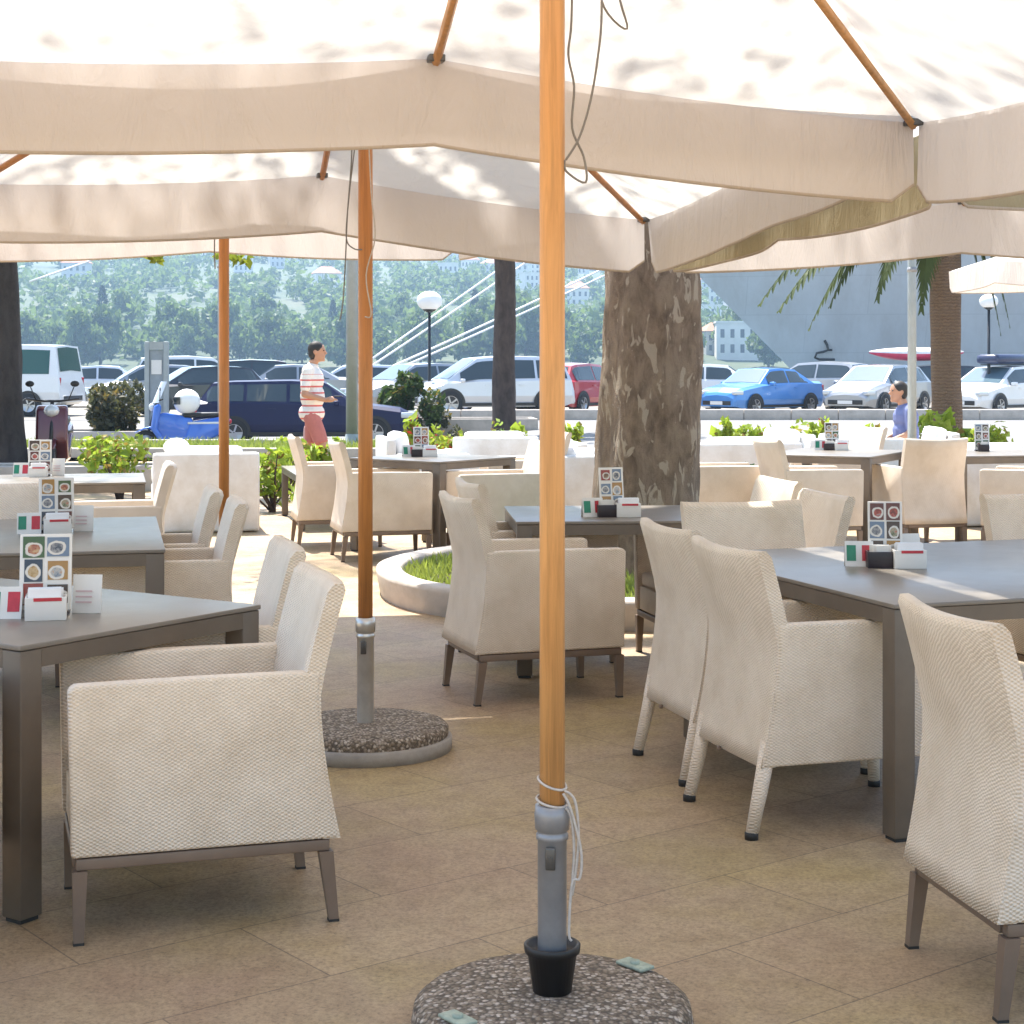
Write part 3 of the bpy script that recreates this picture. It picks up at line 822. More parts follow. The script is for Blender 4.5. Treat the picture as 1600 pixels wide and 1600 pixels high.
def barkmat(name, dark, mid, pale, amt, sc=1.0):
    m, nt, b, o = newmat(name)
    tc = node(nt, 'ShaderNodeTexCoord').outputs['Object']
    mp = node(nt, 'ShaderNodeMapping'); mp.inputs['Scale'].default_value = (1, 1, .42); nt.links.new(tc, mp.inputs[0])
    f = noise(nt, 9*sc, 6, .65, vec=mp.outputs[0], dist=.4)
    col = ramp(nt, f, [(.3, dark), (.62, mid)])
    g = noise(nt, 7.5*sc, 3, .55, vec=mp.outputs[0], dist=.8)
    g2 = noise(nt, 3*sc, 3, .5)
    col = mix(nt, ramp(nt, g2, [(.5, 0.0), (.68, .45)]), col, (mid[0]*1.25, mid[1]*1.3, mid[2]*1.25))
    col = mix(nt, ramp(nt, g, [(1-amt, 0.0), (1-amt+.03, .9)]), col, pale)
    nt.links.new(col, b.inputs['Base Color']); b.inputs['Roughness'].default_value = .85
    h = nt.nodes.new('ShaderNodeMath'); h.operation = 'ADD'
    nt.links.new(f, h.inputs[0]); nt.links.new(noise(nt, 60*sc, 4, .7), h.inputs[1])
    bump(nt, b, h.outputs[0], .8, .02)
    return m
M['bark_plane'] = barkmat('plane_tree_bark', (.13, .088, .058), (.31, .225, .155), (.48, .39, .29), .41, 1.7)
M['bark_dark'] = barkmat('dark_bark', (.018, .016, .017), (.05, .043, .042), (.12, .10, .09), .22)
M['bark_mid'] = barkmat('grey_brown_bark', (.05, .032, .026), (.105, .070, .055), (.2, .16, .13), .25)

def trunk_mb(path, nseg=28, rough=.02, seed=0, dz=.06):
    """path: list of (x, y, z, r)"""
    mb = MB(); P = []
    for i in range(len(path)-1):
        a, b = path[i], path[i+1]; m = max(1, int((b[2]-a[2])/dz))
        for k in range(m): P.append([lerp(a[q], b[q], k/m) for q in range(4)])
    P.append(list(path[-1])); vs = []
    for x, y, z, r in P:
        for k in range(nseg):
            t = 2*PI*k/nseg
            d = mnoise.noise(Vector((math.cos(t)*1.6+seed, math.sin(t)*1.6, z*1.1)))*2.0+mnoise.noise(Vector((math.cos(t)*5+seed, math.sin(t)*5, z*3.5)))*.8
            rr = r*(1+d*rough/.3)
            vs.append((x+rr*math.cos(t), y+rr*math.sin(t), z))
    fs = [(j*nseg+k, j*nseg+(k+1) % nseg, (j+1)*nseg+(k+1) % nseg, (j+1)*nseg+k) for j in range(len(P)-1) for k in range(nseg)]
    mb.add(vs, fs, 0, True); return mb
def broadleaf(label, base, path, bark, crown_r, z0, z1, nleaf, lsize, seed, leaf='plane_leaf', nlimb=8, group=None, extra=None, cat='tree', rough=.02, nseg=28):
    t = thing('broadleaf_tree', label, cat, base, 0, group)
    trunk_mb(path, seed=seed, rough=rough, nseg=nseg).build('trunk', M[bark], t)
    rs = random.Random(seed); top = Vector(path[-1][:3]); r0 = path[-1][3]
    ends = []
    lm = MB()
    for i in range(nlimb):
        a = 2*PI*i/nlimb+rs.uniform(-.3, .3); rad = crown_r*rs.uniform(.55, 1); zz = rs.uniform(lerp(z0, z1, .15), z1*.92)
        e = Vector((top.x+rad*math.cos(a), top.y+rad*math.sin(a), zz))
        p1 = top.lerp(e, .35)+Vector((0, 0, .5)); p2 = top.lerp(e, .7)+Vector((0, 0, .4))
        lm.tube([top-Vector((0, 0, .35)), p1, p2, e], [r0*.6, r0*.44, r0*.28, r0*.08], 8)
        ends += [p1, p2, e, e]
        for q in range(5):
            s = p1.lerp(e, rs.uniform(.1, .95)); d = Vector((rs.gauss(0, 1), rs.gauss(0, 1), rs.gauss(.15, .5))).normalized()*crown_r*rs.uniform(.2, .42)
            f = s+d; f.z = max(z0+.2, min(z1, f.z))
            lm.tube([s, s.lerp(f, .5)+Vector((0, 0, .12)), f], [r0*.17, r0*.11, r0*.03], 5)
            ends += [s.lerp(f, .6), f]
    lm.build('limbs', M[bark], t)
    g = np.random.default_rng(seed)
    E = np.array([tuple(e) for e in ends])
    idx = g.integers(0, len(E), nleaf)
    C = E[idx]+g.normal(0, 1, (nleaf, 3))*np.array([.55, .55, .38])*crown_r*.16*g.uniform(.4, 1.6, (nleaf, 1))
    C[:, 2] = np.maximum(C[:, 2], z0+g.uniform(-.1, .5, nleaf))
    if extra is not None:
        C = np.concatenate([C, extra])
    A, B = leaf_axes(len(C), lsize, g)
    quads('crown', C, A, B, M[leaf], t)
    return t
ex = []
for (px, py, n) in ((242, 408, 22), (228, 404, 8), (371, 410, 16), (345, 404, 10), (203, 403, 5)):
    p = at(px, py, 13.0)-Vector((PC.x, PC.y, 0))
    for _ in range(n): ex.append((p.x+rg.normal(0, .05), p.y+rg.normal(0, .06), p.z+abs(rg.normal(0, .045))))
    for q in range(10): ex.append((p.x+rg.normal(0, .05)-q*.02, p.y+rg.normal(0, .05), p.z+.05+q*.16))
TREE = broadleaf('massive plane tree with mottled peeling bark rising from the round planter', (PC.x, PC.y, 0),
    [(-.01, 0, .10, .40), (-.01, 0, .3, .355), (0, 0, .7, .332), (.02, 0, 1.4, .316), (.035, 0, 2.1, .312), (.03, .02, 3.0, .30), (.02, .05, 4.6, .29)],
    'bark_plane', 8.0, 6.6, 12.5, 42000, .050, 21, extra=np.array(ex), nlimb=9, rough=.030, nseg=40)
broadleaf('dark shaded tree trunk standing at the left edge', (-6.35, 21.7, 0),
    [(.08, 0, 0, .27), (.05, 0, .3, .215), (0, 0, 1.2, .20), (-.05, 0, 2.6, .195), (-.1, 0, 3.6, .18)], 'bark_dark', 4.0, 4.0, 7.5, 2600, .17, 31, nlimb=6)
broadleaf('slim brown tree trunk in front of the silver people carrier', (-.17, 37.8, gz(-.17, 37.8)),
    [(.02, 0, -.02, .32), (.0, 0, .4, .265), (0, 0, 1.6, .245), (.02, 0, 3.0, .235), (.0, 0, 4.4, .22)], 'bark_mid', 3.6, 4.6, 8, 2200, .2, 41, nlimb=6)

# palm -----------------------------------------------------------------
def palmmat():
    m, nt, b, o = newmat('palm_trunk_bark')
    tc = node(nt, 'ShaderNodeTexCoord').outputs['Object']
    w = node(nt, 'ShaderNodeTexWave', Scale=7.0, Distortion=7.0); w.bands_direction = 'Z'; w.inputs['Detail'].default_value = 3
    nt.links.new(tc, w.inputs[0])
    w.inputs['Detail Scale'].default_value = 3.0; w.inputs['Detail Roughness'].default_value = .75
    col = mix(nt, ramp(nt, noise(nt, 14, 5, .75), [(.35, 0.0), (.65, .8)]), ramp(nt, w.outputs['Fac'], [(.1, (.14, .095, .065)), (.8, (.25, .175, .12))]), (.20, .15, .11))
    nt.links.new(col, b.inputs['Base Color']); b.inputs['Roughness'].default_value = .9
    bump(nt, b, w.outputs['Fac'], .8, .03); return m
M['palm_bark'] = palmmat()
PX, PY = 6.02, 24.0
pt = thing('palm_tree', 'palm tree with brown ringed trunk and drooping fronds behind a white seat', 'palm tree', (PX, PY, 0))
trunk_mb([(.02, 0, 0, .27), (.02, 0, .5, .215), (0, 0, 1.6, .20), (0, 0, 2.7, .205), (0, 0, 3.6, .22)], seed=4, rough=.012, nseg=24).build('trunk', M['palm_bark'], pt)
rp = random.Random(12)
tipspx = [(1192, 468), (1222, 478), (1268, 505), (1300, 470), (1372, 462), (1440, 480), (1562, 512), (1576, 500), (1530, 430), (1250, 420)]
for i in range(22):
    top = Vector((0, 0, 3.65))
    if i < len(tipspx):
        p = at(tipspx[i][0], tipspx[i][1], PY-rp.uniform(0, 1.6)); e = p-Vector((PX, PY, 0))
    else:
        a = rp.uniform(0, 2*PI); e = Vector((2.4*math.cos(a), 2.4*math.sin(a), rp.uniform(2.9, 4.4)))
    mid = top.lerp(e, .5); mid.z = max(top.z, e.z)+rp.uniform(.35, .7)
    P = []
    for k in range(15):
        s = k/14; P.append((1-s)**2*top+2*s*(1-s)*mid+s*s*e)
    mb = MB(); mb.tube(P, [.022*(1-.85*k/14) for k in range(15)], 5)
    for k in range(2, 15):
        d = (P[min(k+1, 14)]-P[k-1]).normalized(); side = d.cross(Vector((0, 0, 1))).normalized(); dn = side.cross(d)
        for s in (-1, 1):
            for h in (0, .5):
                q = P[k] if h == 0 else P[k].lerp(P[k-1], .5)
                l = .52*math.sin(PI*min(.97, .18+.80*k/14))+.06
                tip = q+side*s*l*.42+d*l*.75-Vector((0, 0, 1))*l*.40
                w = d*.062
                m2 = q.lerp(tip, .5)+Vector((0, 0, .03))
                mb.add([q-w, q+w, m2+w*1.2, tip, m2-w*1.2], [(0, 1, 2, 3, 4)], 0, False)
    mb.build('frond', M['palm_leaf'], pt)

# shrubs and flowering plants ------------------------------------------
M['dry_leaf'] = leafmat('dry_leaf', (.14, .09, .03), (.28, .20, .06), 4)
def shrub(name, label, cat, c, r, h, n, size, leaf, seed, petals=None, group=None, z0=0.0, npet=0):
    t = thing(name, label, cat, c, 0, group)
    g = np.random.default_rng(seed)
    lumps = [(g.normal(0, .42, 3)*np.array([r[0], r[1], h*.36])+np.array([0, 0, h*.52]), g.uniform(.30, .55)) for _ in range(11)]
    Cs = []
    for cc, s in lumps:
        d = rdirs(n//len(lumps), g); rad = g.uniform(.45, 1.0, len(d))[:, None]**.5
        Cs.append(cc+d*rad*np.array([r[0], r[1], h*.5])*s)
    C = np.concatenate(Cs); C[:, 2] = np.maximum(C[:, 2], z0+.02)
    k = C[:, 2] < h; C = C[k]
    A, B = leaf_axes(len(C), size, g)
    k = g.uniform(.45, 1.5, (len(C), 1)); A *= k; B *= k*g.uniform(.7, 1.3, (len(C), 1))
    quads('foliage', C, A, B, M[leaf], t, (g.uniform(0, 1, len(C)) < .08).astype(np.int32), [M[leaf], M['dry_leaf']])
    mb = MB(); rs = random.Random(seed)
    for cc, s in lumps:
        mb.tube([(rs.uniform(-.03, .03), rs.uniform(-.03, .03), 0), (cc[0]*.5, cc[1]*.5, cc[2]*.6), tuple(cc)], [.014, .010, .004], 5)
    mb.build('stems', M['bark_mid'], t)
    if petals:
        d = C[g.integers(0, len(C), npet)]+g.normal(0, size*.6, (npet, 3))
        A, B = leaf_axes(npet, size*.8, g)
        quads('blossom', d, A, B, M[petals], t)
    return t
def on(px, Y): return ((px-800)*Y/F, Y, gz((px-800)*Y/F, Y))
shrub('bush', 'round dark brownish bush above a grey wall beside the white van', 'bush', on(173, 35), (.66, .60), 1.85, 3600, .06, 'bush_brown', 51)
shrub('bush', 'dense dark green bush in front of the blue car bonnet', 'bush', on(626, 39.5), (.62, .5), 1.75, 3000, .07, 'bush_leaf', 52)
shrub('bush', 'small greyish bush at the foot of the silver people carrier', 'bush', on(676, 39.5), (.36, .35), 1.02, 1200, .05, 'bush_brown', 53)
G_P = 'flowering plants edging the terrace'
PLN = [(187, 19.0, .62, .34, 'yellow flowering plant on the low stone bed wall at left', 'petal_yellow'),
       (165, 20.5, .60, .22, 'small yellow flowering plant left of the bigger yellow one', 'petal_yellow'),
       (425, 17.4, .55, .30, 'bright green plant behind the low coffee table', None),
       (445, 19.2, .58, .26, 'pale green plant just left of the sunlit chair back', 'petal_yellow'),
       (500, 16.4, .78, .11, 'red and green plant above the sunlit chair back, below the man', 'petal_red'),
       (655, 22.5, .70, .18, 'reddish plant behind the small far menu stand', 'petal_red'),
       (708, 23.0, .66, .16, 'red flowering plant above the white lounge cushions', 'petal_red'),
       (795, 21.0, .80, .16, 'yellow green sprig right of the slim brown trunk', None),
       (890, 23.0, .72, .12, 'thin green sprig between the orange pole and the plane tree', None),
       (1130, 22.0, .68, .10, 'thin upright green sprig right of the plane tree', None),
       (1180, 22.4, .70, .22, 'pale green plant in front of the blue car', None),
       (1245, 21.5, .74, .14, 'yellow green sprig below the blue car', 'petal_yellow'),
       (1281, 22.0, .78, .15, 'green plant with red flowers below the grey hatchback', 'petal_red'),
       (1372, 21.5, .70, .16, 'yellow plant left of the seated person in blue', 'petal_yellow'),
       (1552, 22.4, .70, .18, 'yellow green plant below the white car with roof box', None),
       (1525, 20.5, .62, .16, 'red flowering plant beside the palm foot', 'petal_red')]
for i, (px, Y, h, r, lab, pet) in enumerate(PLN):
    shrub('flowering_plant', lab, 'plant', on(px, Y), (r*1.25, r), h*1.12+.04, 480, .05, 'plant_leaf', 60+i, pet, G_P, npet=70 if pet else 0)
shrub('leafy_plant', 'thick bright green plant around the palm foot', 'plant', on(1467, 23.0), (.46, .40), .86, 1100, .075, 'plant_leaf', 90)
shrub('leafy_plant', 'dark green plant right of the plane tree trunk behind a pale chair', 'plant', (2.10, 15.6, 0), (.16, .3), .60, 700, .05, 'bush_leaf', 91)
shrub('leafy_plant', 'dark green hedge plant between table and chair at right background', 'plant', (4.25, 17.8, 0), (.45, .3), .52, 1100, .06, 'bush_leaf', 92)
# stone beds
def bed(label, c, s):
    t = thing('flower_bed', label, 'flower bed', (c[0], c[1], gz(c[0], c[1])), ROT*.4, 'low stone flower beds')
    mb = MB(); w = .12
    mb.box((0, -s[1]/2+w/2, s[2]/2), (s[0], w, s[2]), bevel=.015); mb.box((0, s[1]/2-w/2, s[2]/2), (s[0], w, s[2]), bevel=.015)
    for q in (-1, 1): mb.box((q*(s[0]/2-w/2), 0, s[2]/2-.002), (w-.004, s[1]-2*w, s[2]-.006))
    mb.build('stone_wall', M['stone'], t)
    mb = MB(); mb.box((0, 0, s[2]/2-.03), (s[0]-2*w, s[1]-2*w, s[2]-.06)); mb.build('soil', M['soil'], t)
bed('low stone flower bed below the dark red scooter at left', (-5.0, 20.6), (2.6, .8, .30))
bed('grey walled bed under the round brownish bush', (-8.2, 35.1), (2.6, 1.5, .42))
bed('grey stone bed at the foot of the slim brown trunk', (-.95, 40.6), (3.0, 1.4, .40))

# ================================================================== LOUNGE SEATS IN THE SUN
def lounge(label, x, y, deg, w=.95, first=[None]):
    g = 'white wicker lounge seats in the sun'
    if first[0] is None:
        t = thing('lounge_seat', label, 'lounge chair', (x, y, .004), R(deg), g); first[0] = t
        mb = MB(); mb.box((0, 0, .22), (.79, .92, .36), bevel=.03); mb.build('base', M['lounge'], t)
        for s in (-1, 1):
            mb = MB(); mb.box((0, s*.405, .475), (.79, .11, .145), bevel=.03); mb.build('arm', M['lounge'], t)
        mb = MB(); mb.box((-.445, 0, .36), (.10, .93, .70), bevel=.03); mb.build('backrest', M['lounge'], t)
        mb = MB(); mb.box((.06, 0, .465), (.66, .68, .125), bevel=.05); mb.build('seat_cushion', M['cushion'], t)
        mb = MB(); mb.box((-.30, 0, .615), (.15, .66, .30), bevel=.065, rot=Matrix.Rotation(R(-10), 3, 'Y')); mb.build('back_cushion', M['cushion'], t)
        for a in (-1, 1):
            for b in (-1, 1):
                mb = MB(); mb.box((a*.34, b*.40, .02), (.05, .05, .04)); mb.build('foot', M['rubber'], t)
        return t
    return dup(first[0], (x, y, .004), R(deg), label, g, (1, w/.92, 1))
LS = [(-2.80, 15.7, 103, 1.0, 'big white lounge seat seen from behind, left of the third umbrella pole'),
      (-.92, 18.6, 12, .92, 'white lounge seat behind the far menu stand, left one of a row'),
      (-.25, 19.0, 100, .92, 'white lounge seat left of the slim brown trunk foot'),
      (.18, 17.4, 190, .92, 'white lounge seat just left of the tall orange pole'),
      (.68, 15.3, 103, .95, 'white lounge seat between the tall orange pole and the plane tree'),
      (2.25, 17.6, 103, 1.1, 'white lounge seat just right of the plane tree trunk'),
      (2.75, 19.4, 200, .92, 'white lounge seat behind the small blue and red table card at right'),
      (3.55, 18.6, 100, 1.05, 'white lounge seat below the seated person in blue'),
      (4.35, 16.3, 103, .85, 'white lounge seat in front of the bright plant at the palm foot'),
      (5.25, 17.2, 190, .92, 'white lounge seat at the right edge beyond the background table')]
for x, y, d, w, lab in LS: lounge(lab, x, y, d, w)
def pillow(label, x, y, z, s):
    mb = MB(); mb.ell((0, 0, .07), (s, s*.8, .085), 14)
    o = mb.build('cushion', M['cushion']); o.location = (x, y, z); return tag(o, label, 'cushion', 'loose white cushions')
pillow('grey white cushion lying on top of the big left lounge seat', -3.0, 15.45, .68, .12)
0 and pillow('plump white cushion on the lounge seat behind the far menu stand', -.95, 18.5, .72, .2)

# ================================================================== POSTS AND LAMPS
def post(label, px, Y, r, h):
    x, y, z = on(px, Y)
    t = thing('steel_post', label, 'post', (x, y, z), 0, 'grey steel posts')
    mb = MB(); mb.tube([(0, 0, 0), (0, 0, h)], [r, r*.92], 16); mb.build('shaft', M['greypaint'], t)
    mb = MB(); mb.lathe([(0, .0), (r*1.9, .0), (r*1.9, .02), (r*1.15, .03), (r*1.12, .25), (r, .27)], 16); mb.build('base_plate', M['greypaint'], t)
    mb = MB(); mb.lathe([(r*.96, h*.55), (r*1.1, h*.55), (r*1.1, h*.56), (r*.96, h*.56)], 16); mb.build('band', M['steel'], t)
    return t
post('thick grey steel post just left of the second umbrella pole', 550, 30.2, .106, 7)
post('grey steel post directly left of the third umbrella pole', 346, 33, .075, 6.5)
post('slim grey steel post left of the palm trunk', 1425, 18.4, .048, 4.5)
M['globe'] = plain('white_lamp_globe', (.85, .85, .84), .3, var=0)
def lamp(label, px, Y, zc, r):
    x, y, z = on(px, Y)
    t = thing('globe_lamp', label, 'street lamp', (x, y, z), 0, 'white globe street lamps')
    mb = MB(); mb.tube([(0, 0, 0), (0, 0, .8), (0, 0, zc-r*.7)], [.075, .05, .042], 10); mb.build('shaft', M['black'], t)
    mb = MB(); mb.ell((0, 0, zc), (r, r, r*.78), 20); g = mb.build('globe', M['globe'], t)
    mb = MB(); mb.lathe([(.03, zc-r*.95), (r*.55, zc-r*.70), (r*.5, zc-r*.62), (0, zc-r*.6)], 16); mb.build('collar', M['black'], t)
    return t
lamp('globe lamp on a dark pole between two mooring ropes', 671, 50, 3.31, .37)
lamp('globe lamp on a dark pole right of the palm trunk', 1545, 50, 3.3, .27)
ti = thing('information_pillar', 'grey upright information pillar with a recessed panel left of the parked cars', 'info pillar', on(245, 34), R(4))
mb = MB()
for s in (-1, 1): mb.box((s*.185, 0, 1.1), (.09, .16, 2.2), bevel=.01)
mb.box((0, 0, 2.12), (.275, .15, .155)); mb.box((0, 0, .25), (.275, .15, .5)); mb.build('frame', M['steel2'] if 'steel2' in M else M['greypaint'], ti)
mb = MB(); mb.box((0, .01, 1.27), (.275, .08, 1.52)); pn = mb.build('panel', plain('blue_grey_panel', (.26, .30, .33), .35), ti)
mb = MB(); mb.box((0, -.04, 1.7), (.2, .02, .28)); mb.build('notice', M['paper'], pn)
# ================================================================== CARS
M['glass'] = plain('car_glass', (.035, .05, .055), .06, var=0, spec=.8)
M['green_glass'] = plain('green_tinted_glass', (.012, .075, .06), .08, var=0, spec=.6)
M['screen'] = plain('sky_reflecting_windscreen', (.10, .15, .18), .05, var=0, spec=1.0)
M['tyre'] = plain('tyre_rubber', (.02, .02, .021), .8, var=.1)
M['rim'] = plain('alloy_rim', (.45, .45, .46), .3, .8, .05)
M['lampglass'] = plain('clear_lamp_glass', (.62, .65, .68), .1, .2, 0)
M['taillamp'] = plain('red_lamp_glass', (.45, .02, .03), .15, 0, 0)
M['plate'] = plain('white_plate', (.75, .75, .74), .4, var=0)
def paint(n, c, metal=.25): return plain(n, c, .28, metal, .03, 2, coat=.8)
ST = {
 'hatch': [(0, .34, .40, .74, .6), (.015, .40, .46, .85, .72), (.08, .50, .55, .95, .82), (.235, .59, .645, 1, .86), (.43, .625, .975, 1, .70), (.60, .635, 1, 1, .72), (.80, .645, .98, .99, .70), (.87, .65, .95, .98, .68), (.955, .64, .70, .95, .80), (.985, .48, .54, .90, .78), (1, .34, .40, .82, .7)],
 'estate': [(0, .34, .40, .74, .6), (.012, .40, .47, .85, .72), (.07, .52, .57, .95, .82), (.27, .61, .66, 1, .86), (.41, .64, .97, 1, .70), (.56, .65, 1, 1, .72), (.82, .66, .985, .99, .71), (.91, .66, .96, .98, .69), (.965, .65, .71, .95, .82), (.99, .48, .54, .90, .78), (1, .34, .40, .82, .7)],
 'sedan': [(0, .36, .42, .74, .6), (.012, .42, .48, .85, .72), (.07, .53, .58, .95, .82), (.26, .62, .67, 1, .86), (.41, .65, .975, 1, .68), (.54, .655, 1, 1, .70), (.70, .66, .97, .99, .68), (.86, .67, .72, .98, .80), (.965, .66, .71, .94, .80), (.99, .48, .54, .90, .78), (1, .34, .40, .82, .7)],
 'mpv': [(0, .32, .37, .74, .6), (.015, .37, .43, .85, .72), (.07, .47, .51, .95, .82), (.17, .55, .60, 1, .86), (.37, .58, .965, 1, .72), (.55, .585, 1, 1, .74), (.80, .595, .99, .99, .73), (.92, .60, .96, .98, .72), (.97, .60, .66, .96, .84), (.99, .42, .48, .92, .80), (1, .30, .36, .86, .7)],
 'van': [(0, .25, .30, .82, .7), (.02, .34, .40, .93, .82), (.06, .44, .48, .98, .88), (.10, .50, .54, 1, .90), (.22, .54, .97, 1, .84), (.50, .55, 1, 1, .86), (.80, .55, 1, 1, .86), (.96, .55, .985, 1, .85), (.985, .55, .60, .99, .92), (.995, .40, .46, .98, .90), (1, .22, .28, .96, .86)],
}
def car(label, kind, px, Y, deg, L, W, Hh, pm, z=None, group='cars parked by the harbour', name='parked_car', cat='car', plate=True):
    x, y, zz = on(px, Y)
    if z is not None: zz = z
    t = thing(name, label, cat, (x, y, zz), R(deg), group)
    S = ST[kind]; w = W/2
    def sec(s):
        tt, zb, zt, hw, wt = s
        X = L/2-L*tt; ww = w*hw
        b = .155*Hh if .03 < tt < .97 else .2*Hh
        return [Vector((X, -ww*.93, b)), Vector((X, -ww, min(.34*Hh, zb*Hh*.8))), Vector((X, -ww*.975, zb*Hh)), Vector((X, -w*wt*hw, zt*Hh)), Vector((X, 0, zt*Hh+.018*Hh)),
                Vector((X, w*wt*hw, zt*Hh)), Vector((X, ww*.975, zb*Hh)), Vector((X, ww, min(.34*Hh, zb*Hh*.8))), Vector((X, ww*.93, b))]
    secs = [sec(s) for s in S]
    mb = MB(); vs = [p for s in secs for p in s]; fs = []
    for i in range(len(S)-1):
        for k in range(8): fs.append((i*9+k, (i+1)*9+k, (i+1)*9+k+1, i*9+k+1))
        fs.append((i*9+8, (i+1)*9+8, (i+1)*9, i*9))
    fs.append(tuple(range(9))[::-1]); e = (len(S)-1)*9; fs.append(tuple(range(e, e+9)))
    mb.add(vs, fs, 0, False)
    wr = .215*Hh if kind != 'van' else .165*Hh
    wx = (L*.5-L*.185, -L*.5+L*.19)
    for X in wx:
        for s in (-1, 1):
            poly = []
            for k in range(17):
                a = PI*k/16; poly.append((X+wr*1.2*math.cos(a), wr+wr*1.2*math.sin(a)))
            poly = [(a, max(b, .15*Hh)) for a, b in poly]
            mb.add([(a, s*(w+.004), b) for a, b in poly], [tuple(range(17))], 1, False)
    # dark bumper strip and grille
    mb.box((L/2-.012, 0, .27*Hh), (.05, W*.62, .09*Hh), 1, bevel=.01)
    mb.box((-L/2+.015, 0, .25*Hh), (.05, W*.7, .07*Hh), 1, bevel=.01)
    for s in (-1, 1): mb.box((0, s*(w-.005), .20*Hh), (L*.5, .03, .05*Hh), 1)
    body = mb.build('body', [pm, M['black']], t)
    a, b_ = 3, 4
    def off(p, n, d=.007): return p+n*d
    def glassquad(P, inset):
        c = sum(P, Vector())/4; Q = [c+(p-c)*inset for p in P]
        n = (Q[1]-Q[0]).cross(Q[3]-Q[0]).normalized()
        if n.dot(c-Vector((0, 0, Hh*.5))) < 0: n = -n
        return [off(q, n, .012) for q in Q]
    def pane(A, B, inset):
        P = [A[3], A[4], A[5], B[5], B[4], B[3]]; c = (A[3]+A[5]+B[5]+B[3])/4; cm = (A[4]+B[4])/2
        Q = []
        for q, p in enumerate(P):
            base = cm if q in (1, 4) else c
            Q.append(base+(p-base)*inset)
        n = (Q[2]-Q[0]).cross(Q[4]-Q[1]).normalized()
        if n.z < 0: n = -n
        m_ = MB(); m_.add([v+n*.014 for v in Q], [(0, 1, 4, 5), (1, 2, 3, 4)], 0, True); return m_
    pane(secs[3], secs[4], .90).build('windscreen', M['screen'], t)
    i0 = len(S)-4
    A, B = secs[i0], secs[i0+1]
    if kind == 'sedan': A, B = secs[6], secs[7]
    pane(A, B, .86).build('rear_window', M['glass'], t)
    # side windows: bilinear between the belt and the roof edge
    tl = [s[0] for s in S]
    def pt(tt, v, s):
        for i in range(len(tl)-1):
            if tl[i] <= tt <= tl[i+1]: break
        f = (tt-tl[i])/(tl[i+1]-tl[i]); k2, k3 = (6, 5) if s > 0 else (2, 3)
        a = secs[i][k2].lerp(secs[i+1][k2], f); b = secs[i][k3].lerp(secs[i+1][k3], f)
        p = a.lerp(b, v); p.y += s*.009; p.z += .003; return p
    ta = tl[3]+.075; tz = (tl[7]+.03 if kind in ('hatch', 'estate', 'mpv') else (tl[7]-.06 if kind == 'sedan' else tl[7]-.02))
    cuts = [ta, lerp(ta, tz, .50), tz] if kind not in ('estate', 'mpv', 'van') else [ta, lerp(ta, tz, .38), lerp(ta, tz, .70), tz]
    for s in (-1, 1):
        for j in range(len(cuts)-1):
            n = 7; lo, hi = cuts[j]+.008, cuts[j+1]-.008
            up = [pt(lerp(lo, hi, k/n), .86, s) for k in range(n+1)]; dn = [pt(lerp(lo, hi, k/n), .10, s) for k in range(n+1)]
            mb = MB(); mb.add(up+dn, [(k, k+1, n+2+k, n+1+k) for k in range(n)]); mb.build('side_window', M['glass'], t)
    for X in wx:
        for s in (-1, 1):
            wh = MB(); yy = s*(w-.07)
            wh.lathe([(wr*.62, -.085), (wr*.9, -.09), (wr, -.07), (wr, .07), (wr*.9, .09), (wr*.62, .085)], 22, (X, yy, wr), axis='Y'); tyre = wh.build('wheel', M['tyre'], t)
            rm = MB(); rm.lathe([(0, .045), (wr*.2, .05), (wr*.60, .075), (wr*.64, .083)], 20, (X, yy, wr), axis='Y') if s > 0 else rm.lathe([(0, -.045), (wr*.2, -.05), (wr*.60, -.075), (wr*.64, -.083)], 20, (X, yy, wr), axis='Y')
            for q in range(5):
                an = 2*PI*q/5
                rm.box((X+wr*.34*math.cos(an), yy+s*.078, wr+wr*.34*math.sin(an)), (wr*.56, .016, wr*.12), rot=Matrix.Rotation(-an, 3, 'Y'))
            rm.build('rim', M['rim'], tyre)
    zl = secs[2][2].z
    for s in (-1, 1):
        mb = MB(); mb.box((L/2-L*.045, s*w*.70, zl-.045*Hh), (L*.075, W*.19, .085*Hh), bevel=.03, rot=-s*R(24)); mb.build('headlight', M['lampglass'], t)
        mb = MB(); mb.box((-L/2+L*.028, s*w*.80, zl+.03*Hh), (L*.04, W*.11, .15*Hh), bevel=.02, rot=s*R(14)); mb.build('tail_light', M['taillamp'], t)
        mb = MB(); mb.box((L/2-L*(tl[3]+.085), s*(w+.085), S[4][1]*Hh+.03), (.12, .16, .11), bevel=.03); mb.build('mirror', pm, t)
        mb = MB()
        for q in (.40, .62): mb.box((L/2-L*q-.1, s*(w*.985+.006), S[4][1]*Hh*.90), (.16, .03, .025))
        mb.build('door_handles', pm, t)
    if kind == 'van':
        for ch in kids(t):
            if 'window' in ch.name: ch.data.materials[0] = M['green_glass']
    if plate:
        mb = MB(); mb.box((L/2+.014, 0, .27*Hh), (.015, .46, .10)); mb.build('number_plate', M['plate'], t)
        mb = MB(); mb.box((-L/2-.012, 0, .33*Hh), (.015, .46, .10)); mb.build('number_plate', M['plate'], t)
    return t
P_navy = plain('dark_navy_paint', (.010, .014, .058), .42, 0, .05, 2, spec=.3); P_white = paint('white_car_paint', (.78, .78, .78), 0); P_silver = paint('silver_car_paint', (.33, .34, .36), .5)
P_black = paint('black_car_paint', (.02, .022, .028)); P_red = paint('red_car_paint', (.42, .02, .03), .1); P_blue = paint('bright_blue_paint', (.06, .24, .62), .2)
